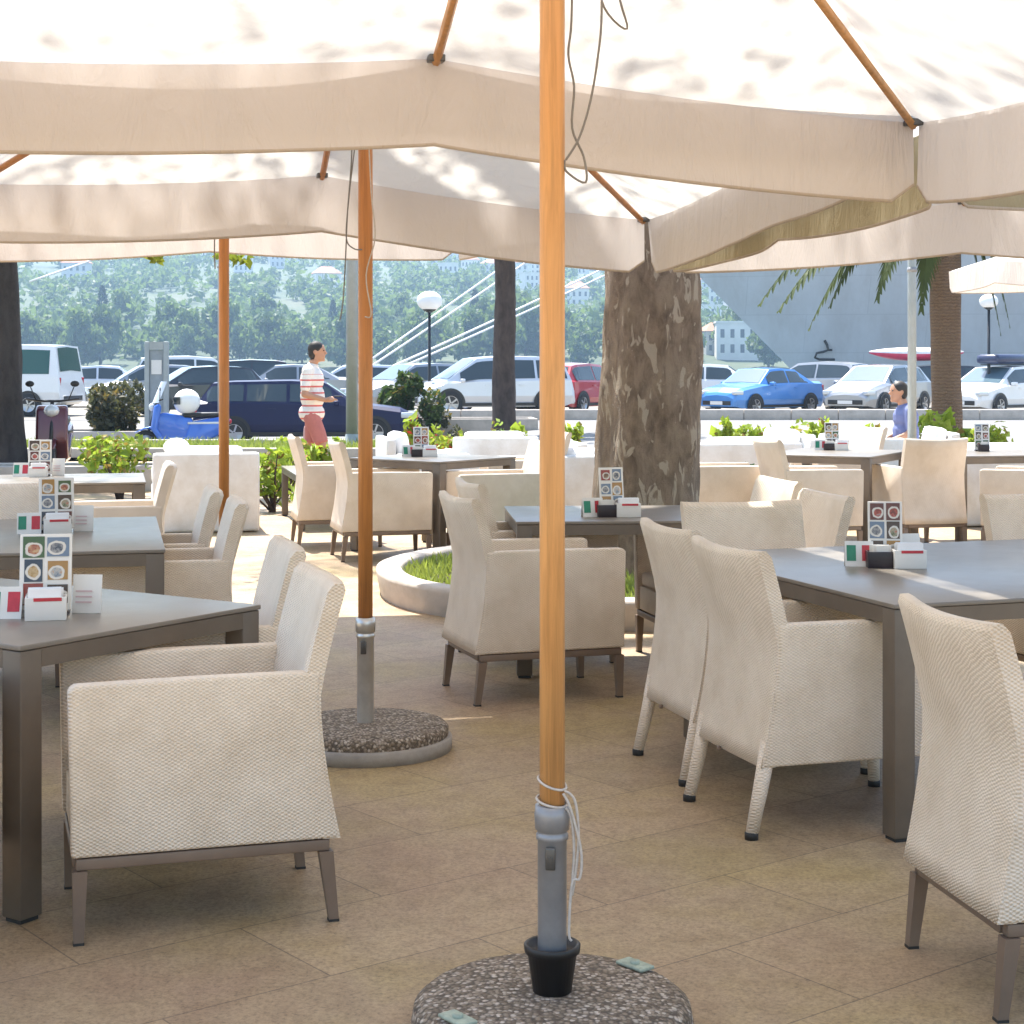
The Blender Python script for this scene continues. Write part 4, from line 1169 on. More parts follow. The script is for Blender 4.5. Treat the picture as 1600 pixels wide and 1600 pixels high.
P_grey = paint('warm_grey_paint', (.42, .42, .42), .4); P_pale = paint('pale_grey_paint', (.62, .64, .68), .3)
car('long dark navy estate car parked behind the walking man', 'estate', 478, 37.5, 4, 4.75, 1.75, 1.40, P_navy)
car('white van with dark windows behind the dark left tree trunk', 'van', -12, 50, 172, 4.9, 1.95, 2.02, P_white, cat='van', name='parked_van')
car('pale pinkish white car half hidden behind the brownish bush', 'sedan', 168, 60, 10, 4.4, 1.7, 1.42, P_pale)
car('silver car left of the black car, behind the info pillar', 'hatch', 232, 57, 200, 4.1, 1.7, 1.45, P_silver)
car('black car left of the third umbrella pole', 'hatch', 307, 50, 205, 4.0, 1.72, 1.42, P_black)
car('white car behind the black one, only its roof showing', 'mpv', 305, 62, 15, 4.5, 1.8, 1.75, P_white)
car('dark car just right of the third umbrella pole', 'hatch', 372, 58, 190, 4.2, 1.75, 1.62, P_black)
car('silver saloon behind the walking man', 'sedan', 450, 56, 188, 4.5, 1.75, 1.46, P_silver)
car('pale car behind the second umbrella pole', 'hatch', 550, 58, 190, 4.2, 1.75, 1.45, P_pale)
car('silver car with big windscreen behind the green bush', 'hatch', 645, 53, 215, 4.3, 1.75, 1.50, P_silver)
car('silver white people carrier with sunlit bonnet behind the slim brown trunk', 'mpv', 765, 50, 200, 4.7, 1.85, 1.70, P_pale)
car('red hatchback between the orange pole and the plane tree', 'hatch', 903, 52, 60, 4.0, 1.7, 1.50, P_red)
car('white saloon just right of the plane tree', 'sedan', 1118, 55, 350, 4.3, 1.72, 1.46, P_white)
car('bright blue car seen from its front corner', 'sedan', 1190, 51, 222, 4.0, 1.70, 1.36, P_blue)
car('pale grey hatchback with red tail lamp behind the blue car', 'hatch', 1275, 56, 140, 4.2, 1.76, 1.55, P_grey)
car('silver hatchback facing us in front of the red and white kayak', 'hatch', 1372, 51, 232, 4.2, 1.76, 1.46, P_silver)
kc = car('dark grey car behind the palm trunk carrying the kayak', 'estate', 1440, 58, 185, 4.5, 1.75, 1.44, P_black)
wc = car('white car with a dark roof box at the right edge', 'hatch', 1562, 50.5, 222, 4.3, 1.78, 1.42, P_white)
# things carried on car roofs
KY = 58
k = thing('kayak', 'red and white kayak tied on a car roof behind the palm', 'kayak', (*on(1432, KY)[:2], 1.58), R(4))
mb = MB(); prof = []
for i in range(25):
    s = -1+2*i/24; prof.append((s*1.62, (1-abs(s)**2.6)))
def hull(u, v, top):
    s = -1+2*u; q = max(.0, (1-abs(s)**2.4)); a = PI*v
    return Vector((s*1.62, .33*q*math.cos(a), .24+(.22 if top else -.24)*math.sin(a)*(q*.85+.15)+.06*s*s))
mb.grid(lambda u, v: hull(u, v, True), 24, 8); kt = mb.build('deck', plain('white_kayak_deck', (.80, .76, .75), .3), k)
mb = MB(); mb.grid(lambda u, v: hull(u, v, False), 24, 8, flip=True); mb.build('hull', plain('red_kayak_hull', (.62, .05, .13), .3), k)
mb = MB(); mb.lathe([(.2, 0), (.24, .03), (.2, .05)], 16, (-.1, 0, .245)); mb.build('cockpit_rim', M['black'], kt)
bx = thing('roof_box', 'long dark blue roof box on the white car at the right edge', 'roof box', (*on(1570, 50.5)[:2], 1.455), R(222))
mb = MB(); mb.box((0, 0, .17), (1.9, .75, .28), bevel=.12); mb.build('shell', plain('dark_blue_plastic', (.03, .04, .09), .3), bx)
mb = MB()
for s in (-.5, .5): mb.box((s, 0, .012), (.06, .95, .024))
mb.build('rack_bars', M['black'], bx)

# ================================================================== SCOOTERS
def scooter(label, px, Y, deg, pm, box=False, z=0):
    x, y, zz = on(px, Y)
    t = thing('motor_scooter', label, 'scooter', (x, y, zz), R(deg), 'parked motor scooters')
    def wheel(X):
        mb = MB(); mb.lathe([(.14, -.045), (.2, -.06), (.235, -.03), (.235, .03), (.2, .06), (.14, .045)], 20, (X, 0, .235), axis='Y'); w = mb.build('wheel', M['tyre'], t)
        r = MB(); r.lathe([(0, -.04), (.15, -.05), (.15, .05), (0, .04)], 16, (X, 0, .235), axis='Y'); r.build('rim', M['rim'], w)
    wheel(.64); wheel(-.60)
    mb = MB()
    poly = [(.30, .22), (.36, .30), (.20, .33), (-.08, .34), (-.16, .62), (-.75, .72), (-.92, .66), (-.80, .42), (-.42, .22)]
    mb.prism(poly, -.17, .17, bevel=.05); mb.prism([(-.40, .20), (.38, .22), (.52, .74), (.30, .80), (-.02, .74), (-.20, .70)], -.13, .13, bevel=.04); mb.build('rear_body', pm, t)
    mb = MB(); mb.box((-.42, 0, .60), (.60, .345, .045), bevel=.01); mb.box((.02, 0, .318), (.42, .32, .03), bevel=.008); mb.build('trim', M['lampglass' if box else 'black'], t)
    mb = MB(); mb.prism([(.30, .28), (.40, .26), (.56, .50), (.50, .92), (.40, .98), (.36, .9), (.44, .5)], -.20, .20, bevel=.04)
    mb.prism([(.42, .42), (.62, .50), (.86, .42), (.66, .52), (.5, .55)], -.07, .07, bevel=.02); mb.build('front_shield', pm, t)
    mb = MB(); mb.box((-.42, 0, .745), (.78, .28, .10), bevel=.045); mb.build('seat', M['black'], t)
    mb = MB(); mb.tube([(.64, 0, .235), (.52, 0, .7), (.42, 0, 1.02)], .025, 8); mb.tube([(.36, -.33, 1.05), (.42, -.1, 1.02), (.42, .1, 1.02), (.36, .33, 1.05)], .016, 8); mb.build('handlebar', M['black'], t)
    mb = MB(); mb.ell((.52, 0, .90), (.07, .10, .08), 12); mb.build('headlight', M['lampglass'], t)
    mb = MB(); mb.ell((-.92, 0, .62), (.04, .09, .05), 10); mb.build('tail_light', M['taillamp'], t)
    for s in (-1, 1):
        mb = MB(); mb.tube([(.40, s*.2, 1.03), (.40, s*.27, 1.2)], .007, 6); mb.ell((.40, s*.28, 1.24), (.015, .06, .04), 10); mb.build('mirror', M['black'], t)
    if box:
        mb = MB(); mb.grid(lambda u, v: Vector((.52-.16*v-.10*(2*u-1)**2, .19*(2*u-1)*(1-.2*v), .98+.40*v)), 8, 5); mb.build('windshield', M['lampglass'], t)
    return t
sc1 = scooter('dark red scooter parked beside the dark left trunk', 86, 22.5, 280, paint('dark_red_scooter_paint', (.10, .008, .018)))
sc2 = scooter('bright blue scooter with white helmet box in front of the navy car', 282, 32.5, 196, paint('blue_scooter_paint', (.03, .14, .58)), True)
hb = thing('helmet', 'round white helmet resting on the blue scooter seat', 'helmet', (sc2.location.x+.12, sc2.location.y, sc2.location.z+.80), R(190))
mb = MB(); mb.ell((0, 0, .20), (.25, .22, .24), 20); sh = mb.build('shell', M['globe'], hb)
mb = MB(); mb.grid(lambda u, v: Vector((.262*math.cos((u-.5)*2.2), .232*math.sin((u-.5)*2.2), .15+.14*v)), 12, 3); mb.build('visor', M['glass'], hb)

# ================================================================== PEOPLE
def caps(mb, pts, rs, n=12):
    mb.tube(pts, rs, n)
    for p, r in zip(pts, rs): mb.ell(tuple(p), (r, r, r), n)
def fused(name, mb, mat, parent, voxel=.012, smooth=4):
    me = mb.mesh(name+'_tmp', mat); o = bpy.data.objects.new(name+'_tmp', me); COL.objects.link(o)
    m = o.modifiers.new('r', 'REMESH'); m.mode = 'VOXEL'; m.voxel_size = voxel; m.use_smooth_shade = True
    s = o.modifiers.new('s', 'SMOOTH'); s.iterations = smooth; s.factor = .5
    dg = bpy.context.evaluated_depsgraph_get(); dg.update()
    me2 = bpy.data.meshes.new_from_object(o.evaluated_get(dg)); me2.name = name
    COL.objects.unlink(o); bpy.data.objects.remove(o)
    if not me2.materials: me2.materials.append(mat)
    o2 = bpy.data.objects.new(name, me2); COL.objects.link(o2)
    if parent: o2.parent = parent
    return o2
def hand(mb, wrist, d, palm_n):
    d = Vector(d).normalized(); nn = Vector(palm_n).normalized(); s = d.cross(nn).normalized()
    w = Vector(wrist)
    mb.tube([w, w+d*.05, w+d*.095], [.026, .036, .034], 10); mb.ell(tuple(w+d*.06), (.038, .038, .034), 10)
    for i, l in enumerate((.062, .074, .068, .052)):
        b = w+d*.085+s*(.027-.018*i)
        mb.tube([b, b+d*l*.5-nn*.006, b+d*l*.85-nn*.026], [.0105, .010, .009], 7)
    b = w+d*.03+s*.034
    mb.tube([b, b+d*.035+s*.022-nn*.008, b+d*.065+s*.018-nn*.022], [.013, .012, .010], 7)
SKIN = plain('tanned_skin', (.46, .24, .15), .5, var=.06)
def head(mb, c, f):
    """c: head centre, f: facing (unit, horizontal)"""
    f = Vector(f).normalized(); s = Vector((-f.y, f.x, 0)); c = Vector(c)
    Mx = Matrix((f, s, Vector((0, 0, 1)))).transposed()
    mb.ell(tuple(c+Vector((0, 0, .025))), (.100, .077, .100), 18, M=Mx)
    mb.ell(tuple(c+f*.022-Vector((0, 0, .045))), (.075, .060, .078), 16, M=Mx)
    mb.ell(tuple(c+f*.078-Vector((0, 0, .095))), (.024, .030, .022), 10, M=Mx)
    n0 = c+f*.092+Vector((0, 0, .02)); mb.tube([n0, n0+f*.026-Vector((0, 0, .045))], [.010, .016], 8)
    mb.ell(tuple(c+f*.092-Vector((0, 0, .058))), (.012, .024, .010), 8, M=Mx)
    mb.ell(tuple(c+f*.082+Vector((0, 0, .035))), (.016, .058, .012), 8, M=Mx)
    for q in (-1, 1):
        mb.ell(tuple(c+s*q*.078-f*.008), (.020, .010, .032), 8, M=Mx)
def face_bits(parent, c, f, hairmat, hr=1.0):
    f = Vector(f).normalized(); s = Vector((-f.y, f.x, 0)); c = Vector(c)
    Mx = Matrix((f, s, Vector((0, 0, 1)))).transposed()
    mb = MB()
    mb.ell(tuple(c-f*.012+Vector((0, 0, .040))), (.104*hr, .085*hr, .094*hr), 18, M=Mx)
    mb.ell(tuple(c-f*.045-Vector((0, 0, .01))), (.066, .076, .085), 14, M=Mx)
    fused('hair', mb, hairmat, parent, .012, 3)
    for q in (-1, 1):
        mb = MB(); mb.ell(tuple(c+f*.090+s*q*.032+Vector((0, 0, .018))), (.009, .012, .008), 8, M=Mx); mb.build('eye', M['black'], parent)
HAIR = plain('dark_hair', (.018, .014, .012), .55, var=.2, scale=80)
# walking man ------------------------------------------------------------
mx, my = (487-800)*20.8/F, 20.8
mn = thing('person', 'man in white polo with red stripes walking right, looking at something in his hand', 'person', (mx, my, .004), R(-6))
mb = MB(); V = Vector
def leg(y, hip, knee, ank, toe):
    mb.tube([V(hip), V(hip).lerp(V(knee), .5), V(knee), V(knee).lerp(V(ank), .35), V(ank)], [.088, .075, .054, .056, .038], 12)
    for p, r in ((hip, .088), (knee, .055), (ank, .040)): mb.ell(p, (r, r, r), 12)
    mb.tube([V(ank)-V((.04, 0, .03)), V(toe)], [.040, .030], 10); mb.ell(toe, (.04, .036, .026), 8)
leg(-.09, (0, -.09, .90), (.16, -.10, .50), (.18, -.10, .09), (.34, -.11, .035))
leg(.09, (0, .09, .90), (-.02, .09, .50), (-.26, .09, .17), (-.16, .09, .04))
mb.ell((0, 0, .93), (.125, .165, .12), 16); mb.ell((.01, 0, 1.10), (.125, .155, .17), 16); mb.ell((.005, 0, 1.30), (.125, .175, .16), 16)
mb.tube([(-.01, -.17, 1.415), (-.01, .17, 1.415)], .062, 12); mb.tube([(0, 0, 1.40), (.03, 0, 1.54)], [.062, .054], 12)
for y, el, wr in ((-.21, (-.03, -.25, 1.13), (.21, -.17, 1.06)), (.21, (-.09, .25, 1.14), (.02, .27, .90))):
    caps(mb, [V((-.01, y*.9, 1.40)), V(el)], [.054, .042]); caps(mb, [V(el), V(wr)], [.043, .029])
head(mb, (.065, 0, 1.635), (1, 0, 0))
hand(mb, (.21, -.17, 1.06), (.95, .1, .15), (0, 0, 1)); hand(mb, (.02, .27, .90), (.05, 0, -1), (1, 0, 0))
body = fused('body', mb, SKIN, mn, .010, 3)
def striped():
    m, nt, b, o = newmat('white_cotton_with_red_stripes')
    tc = node(nt, 'ShaderNodeTexCoord').outputs['Object']; sp = node(nt, 'ShaderNodeSeparateXYZ'); nt.links.new(tc, sp.inputs[0])
    a = nt.nodes.new('ShaderNodeMath'); a.operation = 'MULTIPLY'; a.inputs[1].default_value = 13.0; nt.links.new(sp.outputs[2], a.inputs[0])
    f = nt.nodes.new('ShaderNodeMath'); f.operation = 'FRACT'; nt.links.new(a.outputs[0], f.inputs[0])
    g = nt.nodes.new('ShaderNodeMath'); g.operation = 'GREATER_THAN'; g.inputs[1].default_value = .74; nt.links.new(f.outputs[0], g.inputs[0])
    h = nt.nodes.new('ShaderNodeMath'); h.operation = 'LESS_THAN'; h.inputs[1].default_value = 1.37; nt.links.new(sp.outputs[2], h.inputs[0])
    k = nt.nodes.new('ShaderNodeMath'); k.operation = 'MULTIPLY'; nt.links.new(g.outputs[0], k.inputs[0]); nt.links.new(h.outputs[0], k.inputs[1])
    nt.links.new(mix(nt, k.outputs[0], (.82, .78, .74), (.62, .14, .13)), b.inputs['Base Color']); b.inputs['Roughness'].default_value = .85; bump(nt, b, noise(nt, 14, 4, .6), .7, .03)
    return m
mb = MB()
mb.ell((0, 0, .90), (.160, .195, .13), 16); mb.ell((.01, 0, 1.10), (.150, .175, .18), 16); mb.ell((.005, 0, 1.30), (.145, .190, .165), 16)
mb.tube([(-.01, -.18, 1.415), (-.01, .18, 1.415)], .073, 12); mb.tube([(.0, 0, 1.42), (.02, 0, 1.50)], [.075, .066], 12)
for y, el in ((-.21, (-.03, -.25, 1.13)), (.21, (-.09, .25, 1.14))):
    a = V((-.01, y*.9, 1.40)); caps(mb, [a, a.lerp(V(el), .72)], [.068, .062])
fused('shirt', mb, striped(), mn, .013, 3)
mb = MB()
mb.ell((0, 0, .90), (.145, .180, .13), 14)
mb.tube([(0, -.09, .90), (.10, -.095, .66), (.14, -.10, .54)], [.105, .095, .088], 12); mb.tube([(0, .09, .90), (-.01, .09, .66), (-.02, .09, .54)], [.105, .095, .088], 12)
fused('shorts', mb, plain('red_shorts', (.46, .16, .14), .85, bmp=.5, bscale=25), mn, .014, 3)
face_bits(mn, (.065, 0, 1.635), (1, 0, 0), HAIR)
for ank, toe in (((.17, -.10, .05), (.35, -.11, .035)), ((-.27, .09, .13), (-.15, .09, .035))):
    mb = MB(); mb.tube([V(ank)-V((.05, 0, .0)), V(toe)], [.056, .042], 10); mb.ell(tuple(V(ank)-V((.05, 0, 0))), (.056, .05, .05), 10); mb.ell(toe, (.06, .046, .034), 10); mb.build('shoe', M['black'], mn)
ph = tag(MB().box((.355, -.150, 1.105), (.10, .055, .012), bevel=.003).build('phone', M['black']), 'small dark phone held in front of the walking man', 'phone')
ph.location = mn.location; ph.rotation_euler = mn.rotation_euler
bg = thing('shopping_bag', 'pale pinkish carrier bag hanging at the back of the walking man', 'bag', (mx-.02, my+.30, .004), 0)
mb = MB(); mb.box((0, 0, .60), (.26, .10, .28), bevel=.035, taper=.82); mb.build('sack', plain('pale_pink_bag', (.55, .36, .36), .6), bg)
mb = MB()
for s in (-.04, .04): mb.tube([(-.07, s, .72), (-.03, s*.4, .79), (.03, s*.4, .79), (.07, s, .72)], .006, 6)
mb.build('handles', M['paper'], bg)
# seated person --------------------------------------------------------------
sx, sy = (1418-800)*20.0/F, 20.0
sp_ = thing('person', 'person in a blue shirt sitting behind the slim grey post, facing left', 'person', (sx, sy, .004), R(180))
mb = MB()
mb.ell((0, 0, .52), (.14, .18, .12), 14); mb.ell((.02, 0, .70), (.13, .165, .18), 14); mb.ell((.02, 0, .87), (.125, .18, .15), 14)
mb.tube([(.01, -.17, .955), (.01, .17, .955)], .062, 12); mb.tube([(.03, 0, .95), (.07, 0, 1.08)], [.060, .054], 12)
head(mb, (.105, 0, 1.165), (1, .25, 0))
for s in (-1, 1):
    mb.tube([(0, s*.10, .50), (.42, s*.13, .52)], [.088, .062], 12); mb.ell((.42, s*.13, .52), (.062, .062, .062), 10); mb.tube([(.42, s*.13, .52), (.40, s*.13, .09)], [.058, .040], 12)
    mb.tube([(.37, s*.13, .05), (.54, s*.14, .035)], [.042, .032], 10)
    el = V((.02, s*.25, .70)); caps(mb, [V((.01, s*.19, .945)), el], [.054, .042]); caps(mb, [el, V((.24, s*.18, .60))], [.042, .03]); hand(mb, (.24, s*.18, .60), (1, -s*.2, -.05), (0, 0, 1))
fused('body', mb, SKIN, sp_, .010, 3)
mb = MB()
mb.ell((0, 0, .56), (.165, .20, .13), 14); mb.ell((.02, 0, .70), (.155, .19, .19), 14); mb.ell((.02, 0, .87), (.15, .20, .16), 14)
mb.tube([(.01, -.18, .955), (.01, .18, .955)], .075, 12); mb.tube([(.03, 0, .95), (.055, 0, 1.03)], [.08, .068], 12)
for s in (-1, 1): caps(mb, [V((.01, s*.19, .945)), V((.017, s*.235, .77))], [.07, .062])
fused('shirt', mb, plain('blue_shirt', (.15, .18, .36), .85, bmp=.6, bscale=14), sp_, .013, 3)
mb = MB(); mb.ell((0, 0, .50), (.16, .19, .11), 14)
for s in (-1, 1): mb.tube([(0, s*.10, .50), (.30, s*.125, .52), (.42, s*.13, .52)], [.10, .085, .075], 12); mb.ell((.42, s*.13, .52), (.075, .075, .075), 10); mb.tube([(.42, s*.13, .52), (.405, s*.13, .16)], [.073, .055], 12)
fused('trousers', mb, plain('grey_trousers', (.14, .14, .16), .85), sp_, .014, 3)
face_bits(sp_, (.105, 0, 1.165), (1, .25, 0), HAIR)
for s in (-1, 1): mb = MB(); mb.tube([(.37, s*.13, .05), (.55, s*.14, .04)], [.05, .04], 10); mb.ell((.37, s*.13, .05), (.05, .05, .05), 10); mb.build('shoe', M['black'], sp_)
lounge('white lounge seat the person in blue sits on', sx-.02+.02, sy, 180, .92)

# ================================================================== SHIP
def hullmat():
    m, nt, b, o = newmat('blue_grey_hull_plates')
    tc = node(nt, 'ShaderNodeTexCoord').outputs['Object']; mp = node(nt, 'ShaderNodeMapping'); mp.inputs['Rotation'].default_value = (R(90), 0, 0); nt.links.new(tc, mp.inputs[0])
    br = node(nt, 'ShaderNodeTexBrick', Scale=1.0); nt.links.new(mp.outputs[0], br.inputs['Vector'])
    br.inputs['Brick Width'].default_value = 6.5; br.inputs['Row Height'].default_value = 2.1; br.inputs['Mortar Size'].default_value = .03
    br.inputs['Color1'].default_value = (.66, .66, .68, 1); br.inputs['Color2'].default_value = (.67, .67, .69, 1); br.inputs['Mortar'].default_value = (.61, .61, .63, 1)
    n = nt.nodes.new('ShaderNodeMix'); n.data_type = 'RGBA'; n.blend_type = 'MULTIPLY'; n.inputs[0].default_value = 1
    nt.links.new(br.outputs['Color'], n.inputs[6])
    mp2 = node(nt, 'ShaderNodeMapping'); mp2.inputs['Scale'].default_value = (1, 1, .15); nt.links.new(tc, mp2.inputs[0])
    nt.links.new(ramp(nt, noise(nt, .5, 6, .7, vec=mp2.outputs[0]), [(.35, (.86, .84, .82)), (.6, (1, 1, 1))]), n.inputs[7])
    nt.links.new(n.outputs[2], b.inputs['Base Color']); b.inputs['Roughness'].default_value = .45
    bump(nt, b, noise(nt, .45, 3, .5), .5, .12)
    return m
SH = thing('ship', 'huge grey ship bow leaning out over the quay behind the parked cars at right', 'ship', (0, 0, 0))
SY = 96.0
def stem_x(z):   # from the photograph: the raked stem
    return lerp((1228-800)*SY/F, (1092-800)*SY/F, (z-1.6)/4.75)
def hullp(u, v):
    z = -1.9+v*17.5
    s = 70*u**1.7
    x = stem_x(z)+s
    flare = 1.0+.55*v
    hb = min(9.5, 9.5*(1-math.exp(-s/(15/flare))))*(.62+.38*min(1, v*1.2))
    return x, hb, z
mb = MB()
def near(u, v): x, h, z = hullp(u, v); return Vector((x, SY-h*.9+.17*(x-10)+7*0, z))
def far(u, v): x, h, z = hullp(u, v); return Vector((x, SY+h*.9+.17*(x-10), z))
mb.grid(near, 40, 24); mb.grid(far, 40, 24, flip=True)
mb.build('hull', hullmat(), SH)
mb = MB(); mb.grid(lambda u, v: near(u, 1).lerp(far(u, 1), v)-Vector((0, 0, .05)), 40, 3); mb.build('deck', M['greypaint'], SH)
# hooked dark anchor
def anchor_on(px, py):
    best = None
    for i in range(1, 200):
        for j in range(1, 60):
            p = near(i/200, j/60); q = 800+F*p.x/p.y; r = H-F*(p.z-CAMZ)/p.y
            d = (q-px)**2+(r-py)**2
            if best is None or d < best[0]: best = (d, p)
    return best[1]
ap = anchor_on(1284, 548)+Vector((0, -.32, 0))
mb = MB()
def aa(px, py): return Vector(((px-1284)*ap.y/F, 0, -(py-548)*ap.y/F))+ap
mb.tube([aa(1286, 531), aa(1290, 538), aa(1292, 546), aa(1284, 549), aa(1274, 551), aa(1271, 558), aa(1278, 561), aa(1302, 561)], .07, 8)
mb.tube([aa(1290, 546), aa(1298, 546)], .06, 8)
mb.build('anchor', M['black'], SH)
# mooring ropes
M['rope'] = plain('white_mooring_rope', (.78, .78, .78), .8, var=.05)
def rope(label, a, b, ya, yb):
    p, q = at(a[0], a[1], ya), at(b[0], b[1], yb); P = []
    for k in range(25):
        s = k/24; P.append(p.lerp(q, s)-Vector((0, 0, .35*4*s*(1-s)*.4)))
    o = MB().tube(P, .045, 6).build('mooring_rope', M['rope']); return tag(o, label, 'rope', 'mooring ropes')
rope('upper mooring rope of the steep pair left of the slim trunk', (565, 572), (1190, 120), 72, 90)
rope('lower mooring rope of the steep pair left of the slim trunk', (565, 582), (1194, 150), 72, 90)
rope('upper mooring rope of the flat pair crossing behind the slim trunk', (560, 596), (1120, 332), 72, 92)
rope('lower mooring rope of the flat pair crossing behind the slim trunk', (560, 603), (1124, 344), 72, 92)
rope('mooring rope at upper left beside the dark trunk', (46, 440), (560, 250), 80, 90)

# ================================================================== FAR SHORE
def hz(x, y):
    b = 0 if y < 395 else (y-395)
    z = b*.088+(max(0, y-620))*.020
    z += 9*mnoise.noise(Vector((x*.006, y*.006, 1)))*min(1, b/120)+3*mnoise.noise(Vector((x*.02, y*.02, 5)))*min(1, b/80)
    z += min(30, max(0, (-x-60))*.05)*min(1, b/300)
    return z-1.2 if b == 0 else z
mb = MB()
xs = [-700+1500*i/75 for i in range(76)]; ys = [378+j*22 for j in range(56)]
mb.add([(x, y, hz(x, y)-(3 if j == 0 else 0)) for j, y in enumerate(ys) for x in xs], [(j*76+i, j*76+i+1, (j+1)*76+i+1, (j+1)*76+i) for j in range(55) for i in range(75)], 0, True)
m, nt, b, o = newmat('hillside_scrub')
nt.links.new(ramp(nt, noise(nt, .03, 6, .7), [(.3, (.03, .05, .025)), (.55, (.055, .075, .035)), (.78, (.12, .11, .08))]), b.inputs['Base Color']); b.inputs['Roughness'].default_value = .9
M['hill'] = m
struct('hills', mb, M['hill'])
M['wood_leaf'] = leafmat('far_tree_leaf', (.06, .10, .035), (.125, .17, .055), .06, .45)
M['cypress_leaf'] = leafmat('cypress_leaf', (.012, .03, .018), (.03, .055, .03), .3, .1)
gw = np.random.default_rng(77)
def far_tree(label, x, y, r, h, n=420, leaf='wood_leaf', group='trees on the far shore', proto={}):
    key = leaf
    if key not in proto:
        t = thing('shore_tree', label, 'tree', (x, y, hz(x, y)-.2), 0, group)
        C = []
        for _ in range(9):
            c = gw.normal(0, .42, 3)*np.array([1, 1, .5])+np.array([0, 0, .60]); s = gw.uniform(.28, .5)
            d = rdirs(n//9*3, gw); C.append(c*np.array([.75, .75, 1])-np.array([0, 0, .10])+d*s*np.array([1, 1, .62])*(gw.uniform(.5, 1, (len(d), 1))**.4))
        C = np.concatenate(C)*np.array([1, 1, 1.0]); C[:, 2] = np.maximum(C[:, 2], .12)
        A, B = leaf_axes(len(C), .10, gw); quads('crown', C, A, B, M[leaf], t)
        mb = MB(); mb.tube([(0, 0, 0), (0, 0, .5)], [.05, .03], 6); mb.build('trunk', M['bark_mid'], t)
        proto[key] = t; t.scale = (r, r, h); return t
    return dup(proto[key], (x, y, hz(x, y)-.2), gw.uniform(0, 6.2), label, group, (r, r, h))
rt = random.Random(5)
k = 0
for i in range(64):
    y = rt.uniform(400, 520); x = rt.uniform(-.31, .17)*y
    if i < 30: x = -.30*y+i/30*.44*y; y = rt.uniform(398, 430)
    s = rt.uniform(.7, 1.25)
    far_tree('leafy hazy green tree on the far shore below the houses', x, y, 6.8*s, 9.5*s)
def cypress(label, px, y, h):
    x = (px-800)*y/F
    t = thing('cypress_tree', label, 'tree', (x, y, hz(x, y)-.3), 0, 'cypresses on the far shore')
    n = 900; zz = gw.uniform(.03, 1, n); rr = .115*h*np.sin(np.pi*np.clip(zz*.86+.10, 0, 1))**.8*gw.uniform(.6, 1, n); a = gw.uniform(0, 6.28, n)
    C = np.stack([rr*np.cos(a), rr*np.sin(a), zz*h], 1); A, B = leaf_axes(n, .45, gw); A[:, 2] = np.abs(A[:, 2])*1.6
    quads('crown', C, A, B, M['cypress_leaf'], t)
    mb = MB(); mb.tube([(0, 0, 0), (0, 0, h*.4)], [.25, .12], 6); mb.build('trunk', M['bark_mid'], t)
cypress('tall dark cypress on the far shore above the info pillar, left of it', 160, 455, 16)
cypress('dark cypress on the far shore behind the globe lamp', 742, 470, 14)
cypress('short dark cypress on the far shore left of the second pole', 520, 480, 12)
# houses on the hill
M['plaster'] = plain('pale_plaster', (.72, .68, .62), .9, var=.08, scale=.3)
M['plaster_grey'] = plain('greyish_plaster', (.55, .53, .52), .9, var=.08, scale=.3)
M['roof_tile'] = plain('orange_roof_tile', (.42, .19, .11), .85, var=.2, scale=.8)
M['shutter'] = plain('dark_window_opening', (.06, .07, .08), .3, var=0)
def house(label, x, y, rz, w, d, h, wall='plaster', roof='hip', group='houses on the far hillside', proto={}):
    key = (wall, roof)
    sc_ = (w/12, d/9, h/6)
    if key not in proto:
        t = thing('house', label, 'house', (x, y, hz(x, y)-1), rz, group); proto[key] = t
        mb = MB(); mb.box((0, 0, 3.5), (12, 9, 7)); wl = mb.build('wall', M[wall], t)
        mb = MB()
        if roof == 'hip':
            mb.add([(-6.5, -5, 7), (6.5, -5, 7), (6.5, 5, 7), (-6.5, 5, 7), (-2.5, 0, 9.4), (2.5, 0, 9.4)], [(0, 1, 5, 4), (1, 2, 5), (2, 3, 4, 5), (3, 0, 4), (3, 2, 1, 0)])
            mb.build('roof', M['roof_tile'], t)
        else:
            mb.box((0, 0, 7.15), (12.4, 9.4, .35)); mb.build('roof', M['plaster'], t)
        for q in range(2):
            for p in range(4):
                mb = MB(); mb.box((-4.3+p*2.87, -4.5, 2.4+q*2.7), (1.15, .12, 1.5)); mb.build('window', M['shutter'], t)
        t.scale = sc_; return t
    return dup(proto[key], (x, y, hz(x, y)-1), rz, label, group, sc_)
rh = random.Random(23)
HS = [(90, 960, 13), (130, 900, 17), (160, 1010, 12), (205, 930, 11), (120, 720, 12), (262, 990, 10), (308, 1000, 12), (330, 930, 9), (405, 1060, 12), (430, 980, 10), (470, 1050, 13), (520, 990, 12),
      (510, 720, 12), (380, 800, 10), (450, 870, 11), (600, 1000, 12), (628, 900, 10), (690, 960, 11), (735, 900, 9), (700, 780, 10), (760, 1040, 12), (820, 950, 9), (860, 1000, 11), (905, 900, 10), (918, 980, 12), (930, 1050, 10), (900, 700, 11), (830, 760, 10),
      (1108, 760, 9), (1125, 700, 10), (1140, 820, 9), (1112, 870, 10), (1105, 620, 10), (1150, 640, 9), (60, 1100, 14), (210, 1120, 12), (350, 1150, 14), (560, 1130, 13), (650, 1160, 12), (800, 1180, 14)]
for _ in range(46): HS.append((rh.choice([rh.uniform(50, 340), rh.uniform(380, 540), rh.uniform(590, 770), rh.uniform(810, 935)]), rh.uniform(820, 1350), rh.uniform(9, 13)))
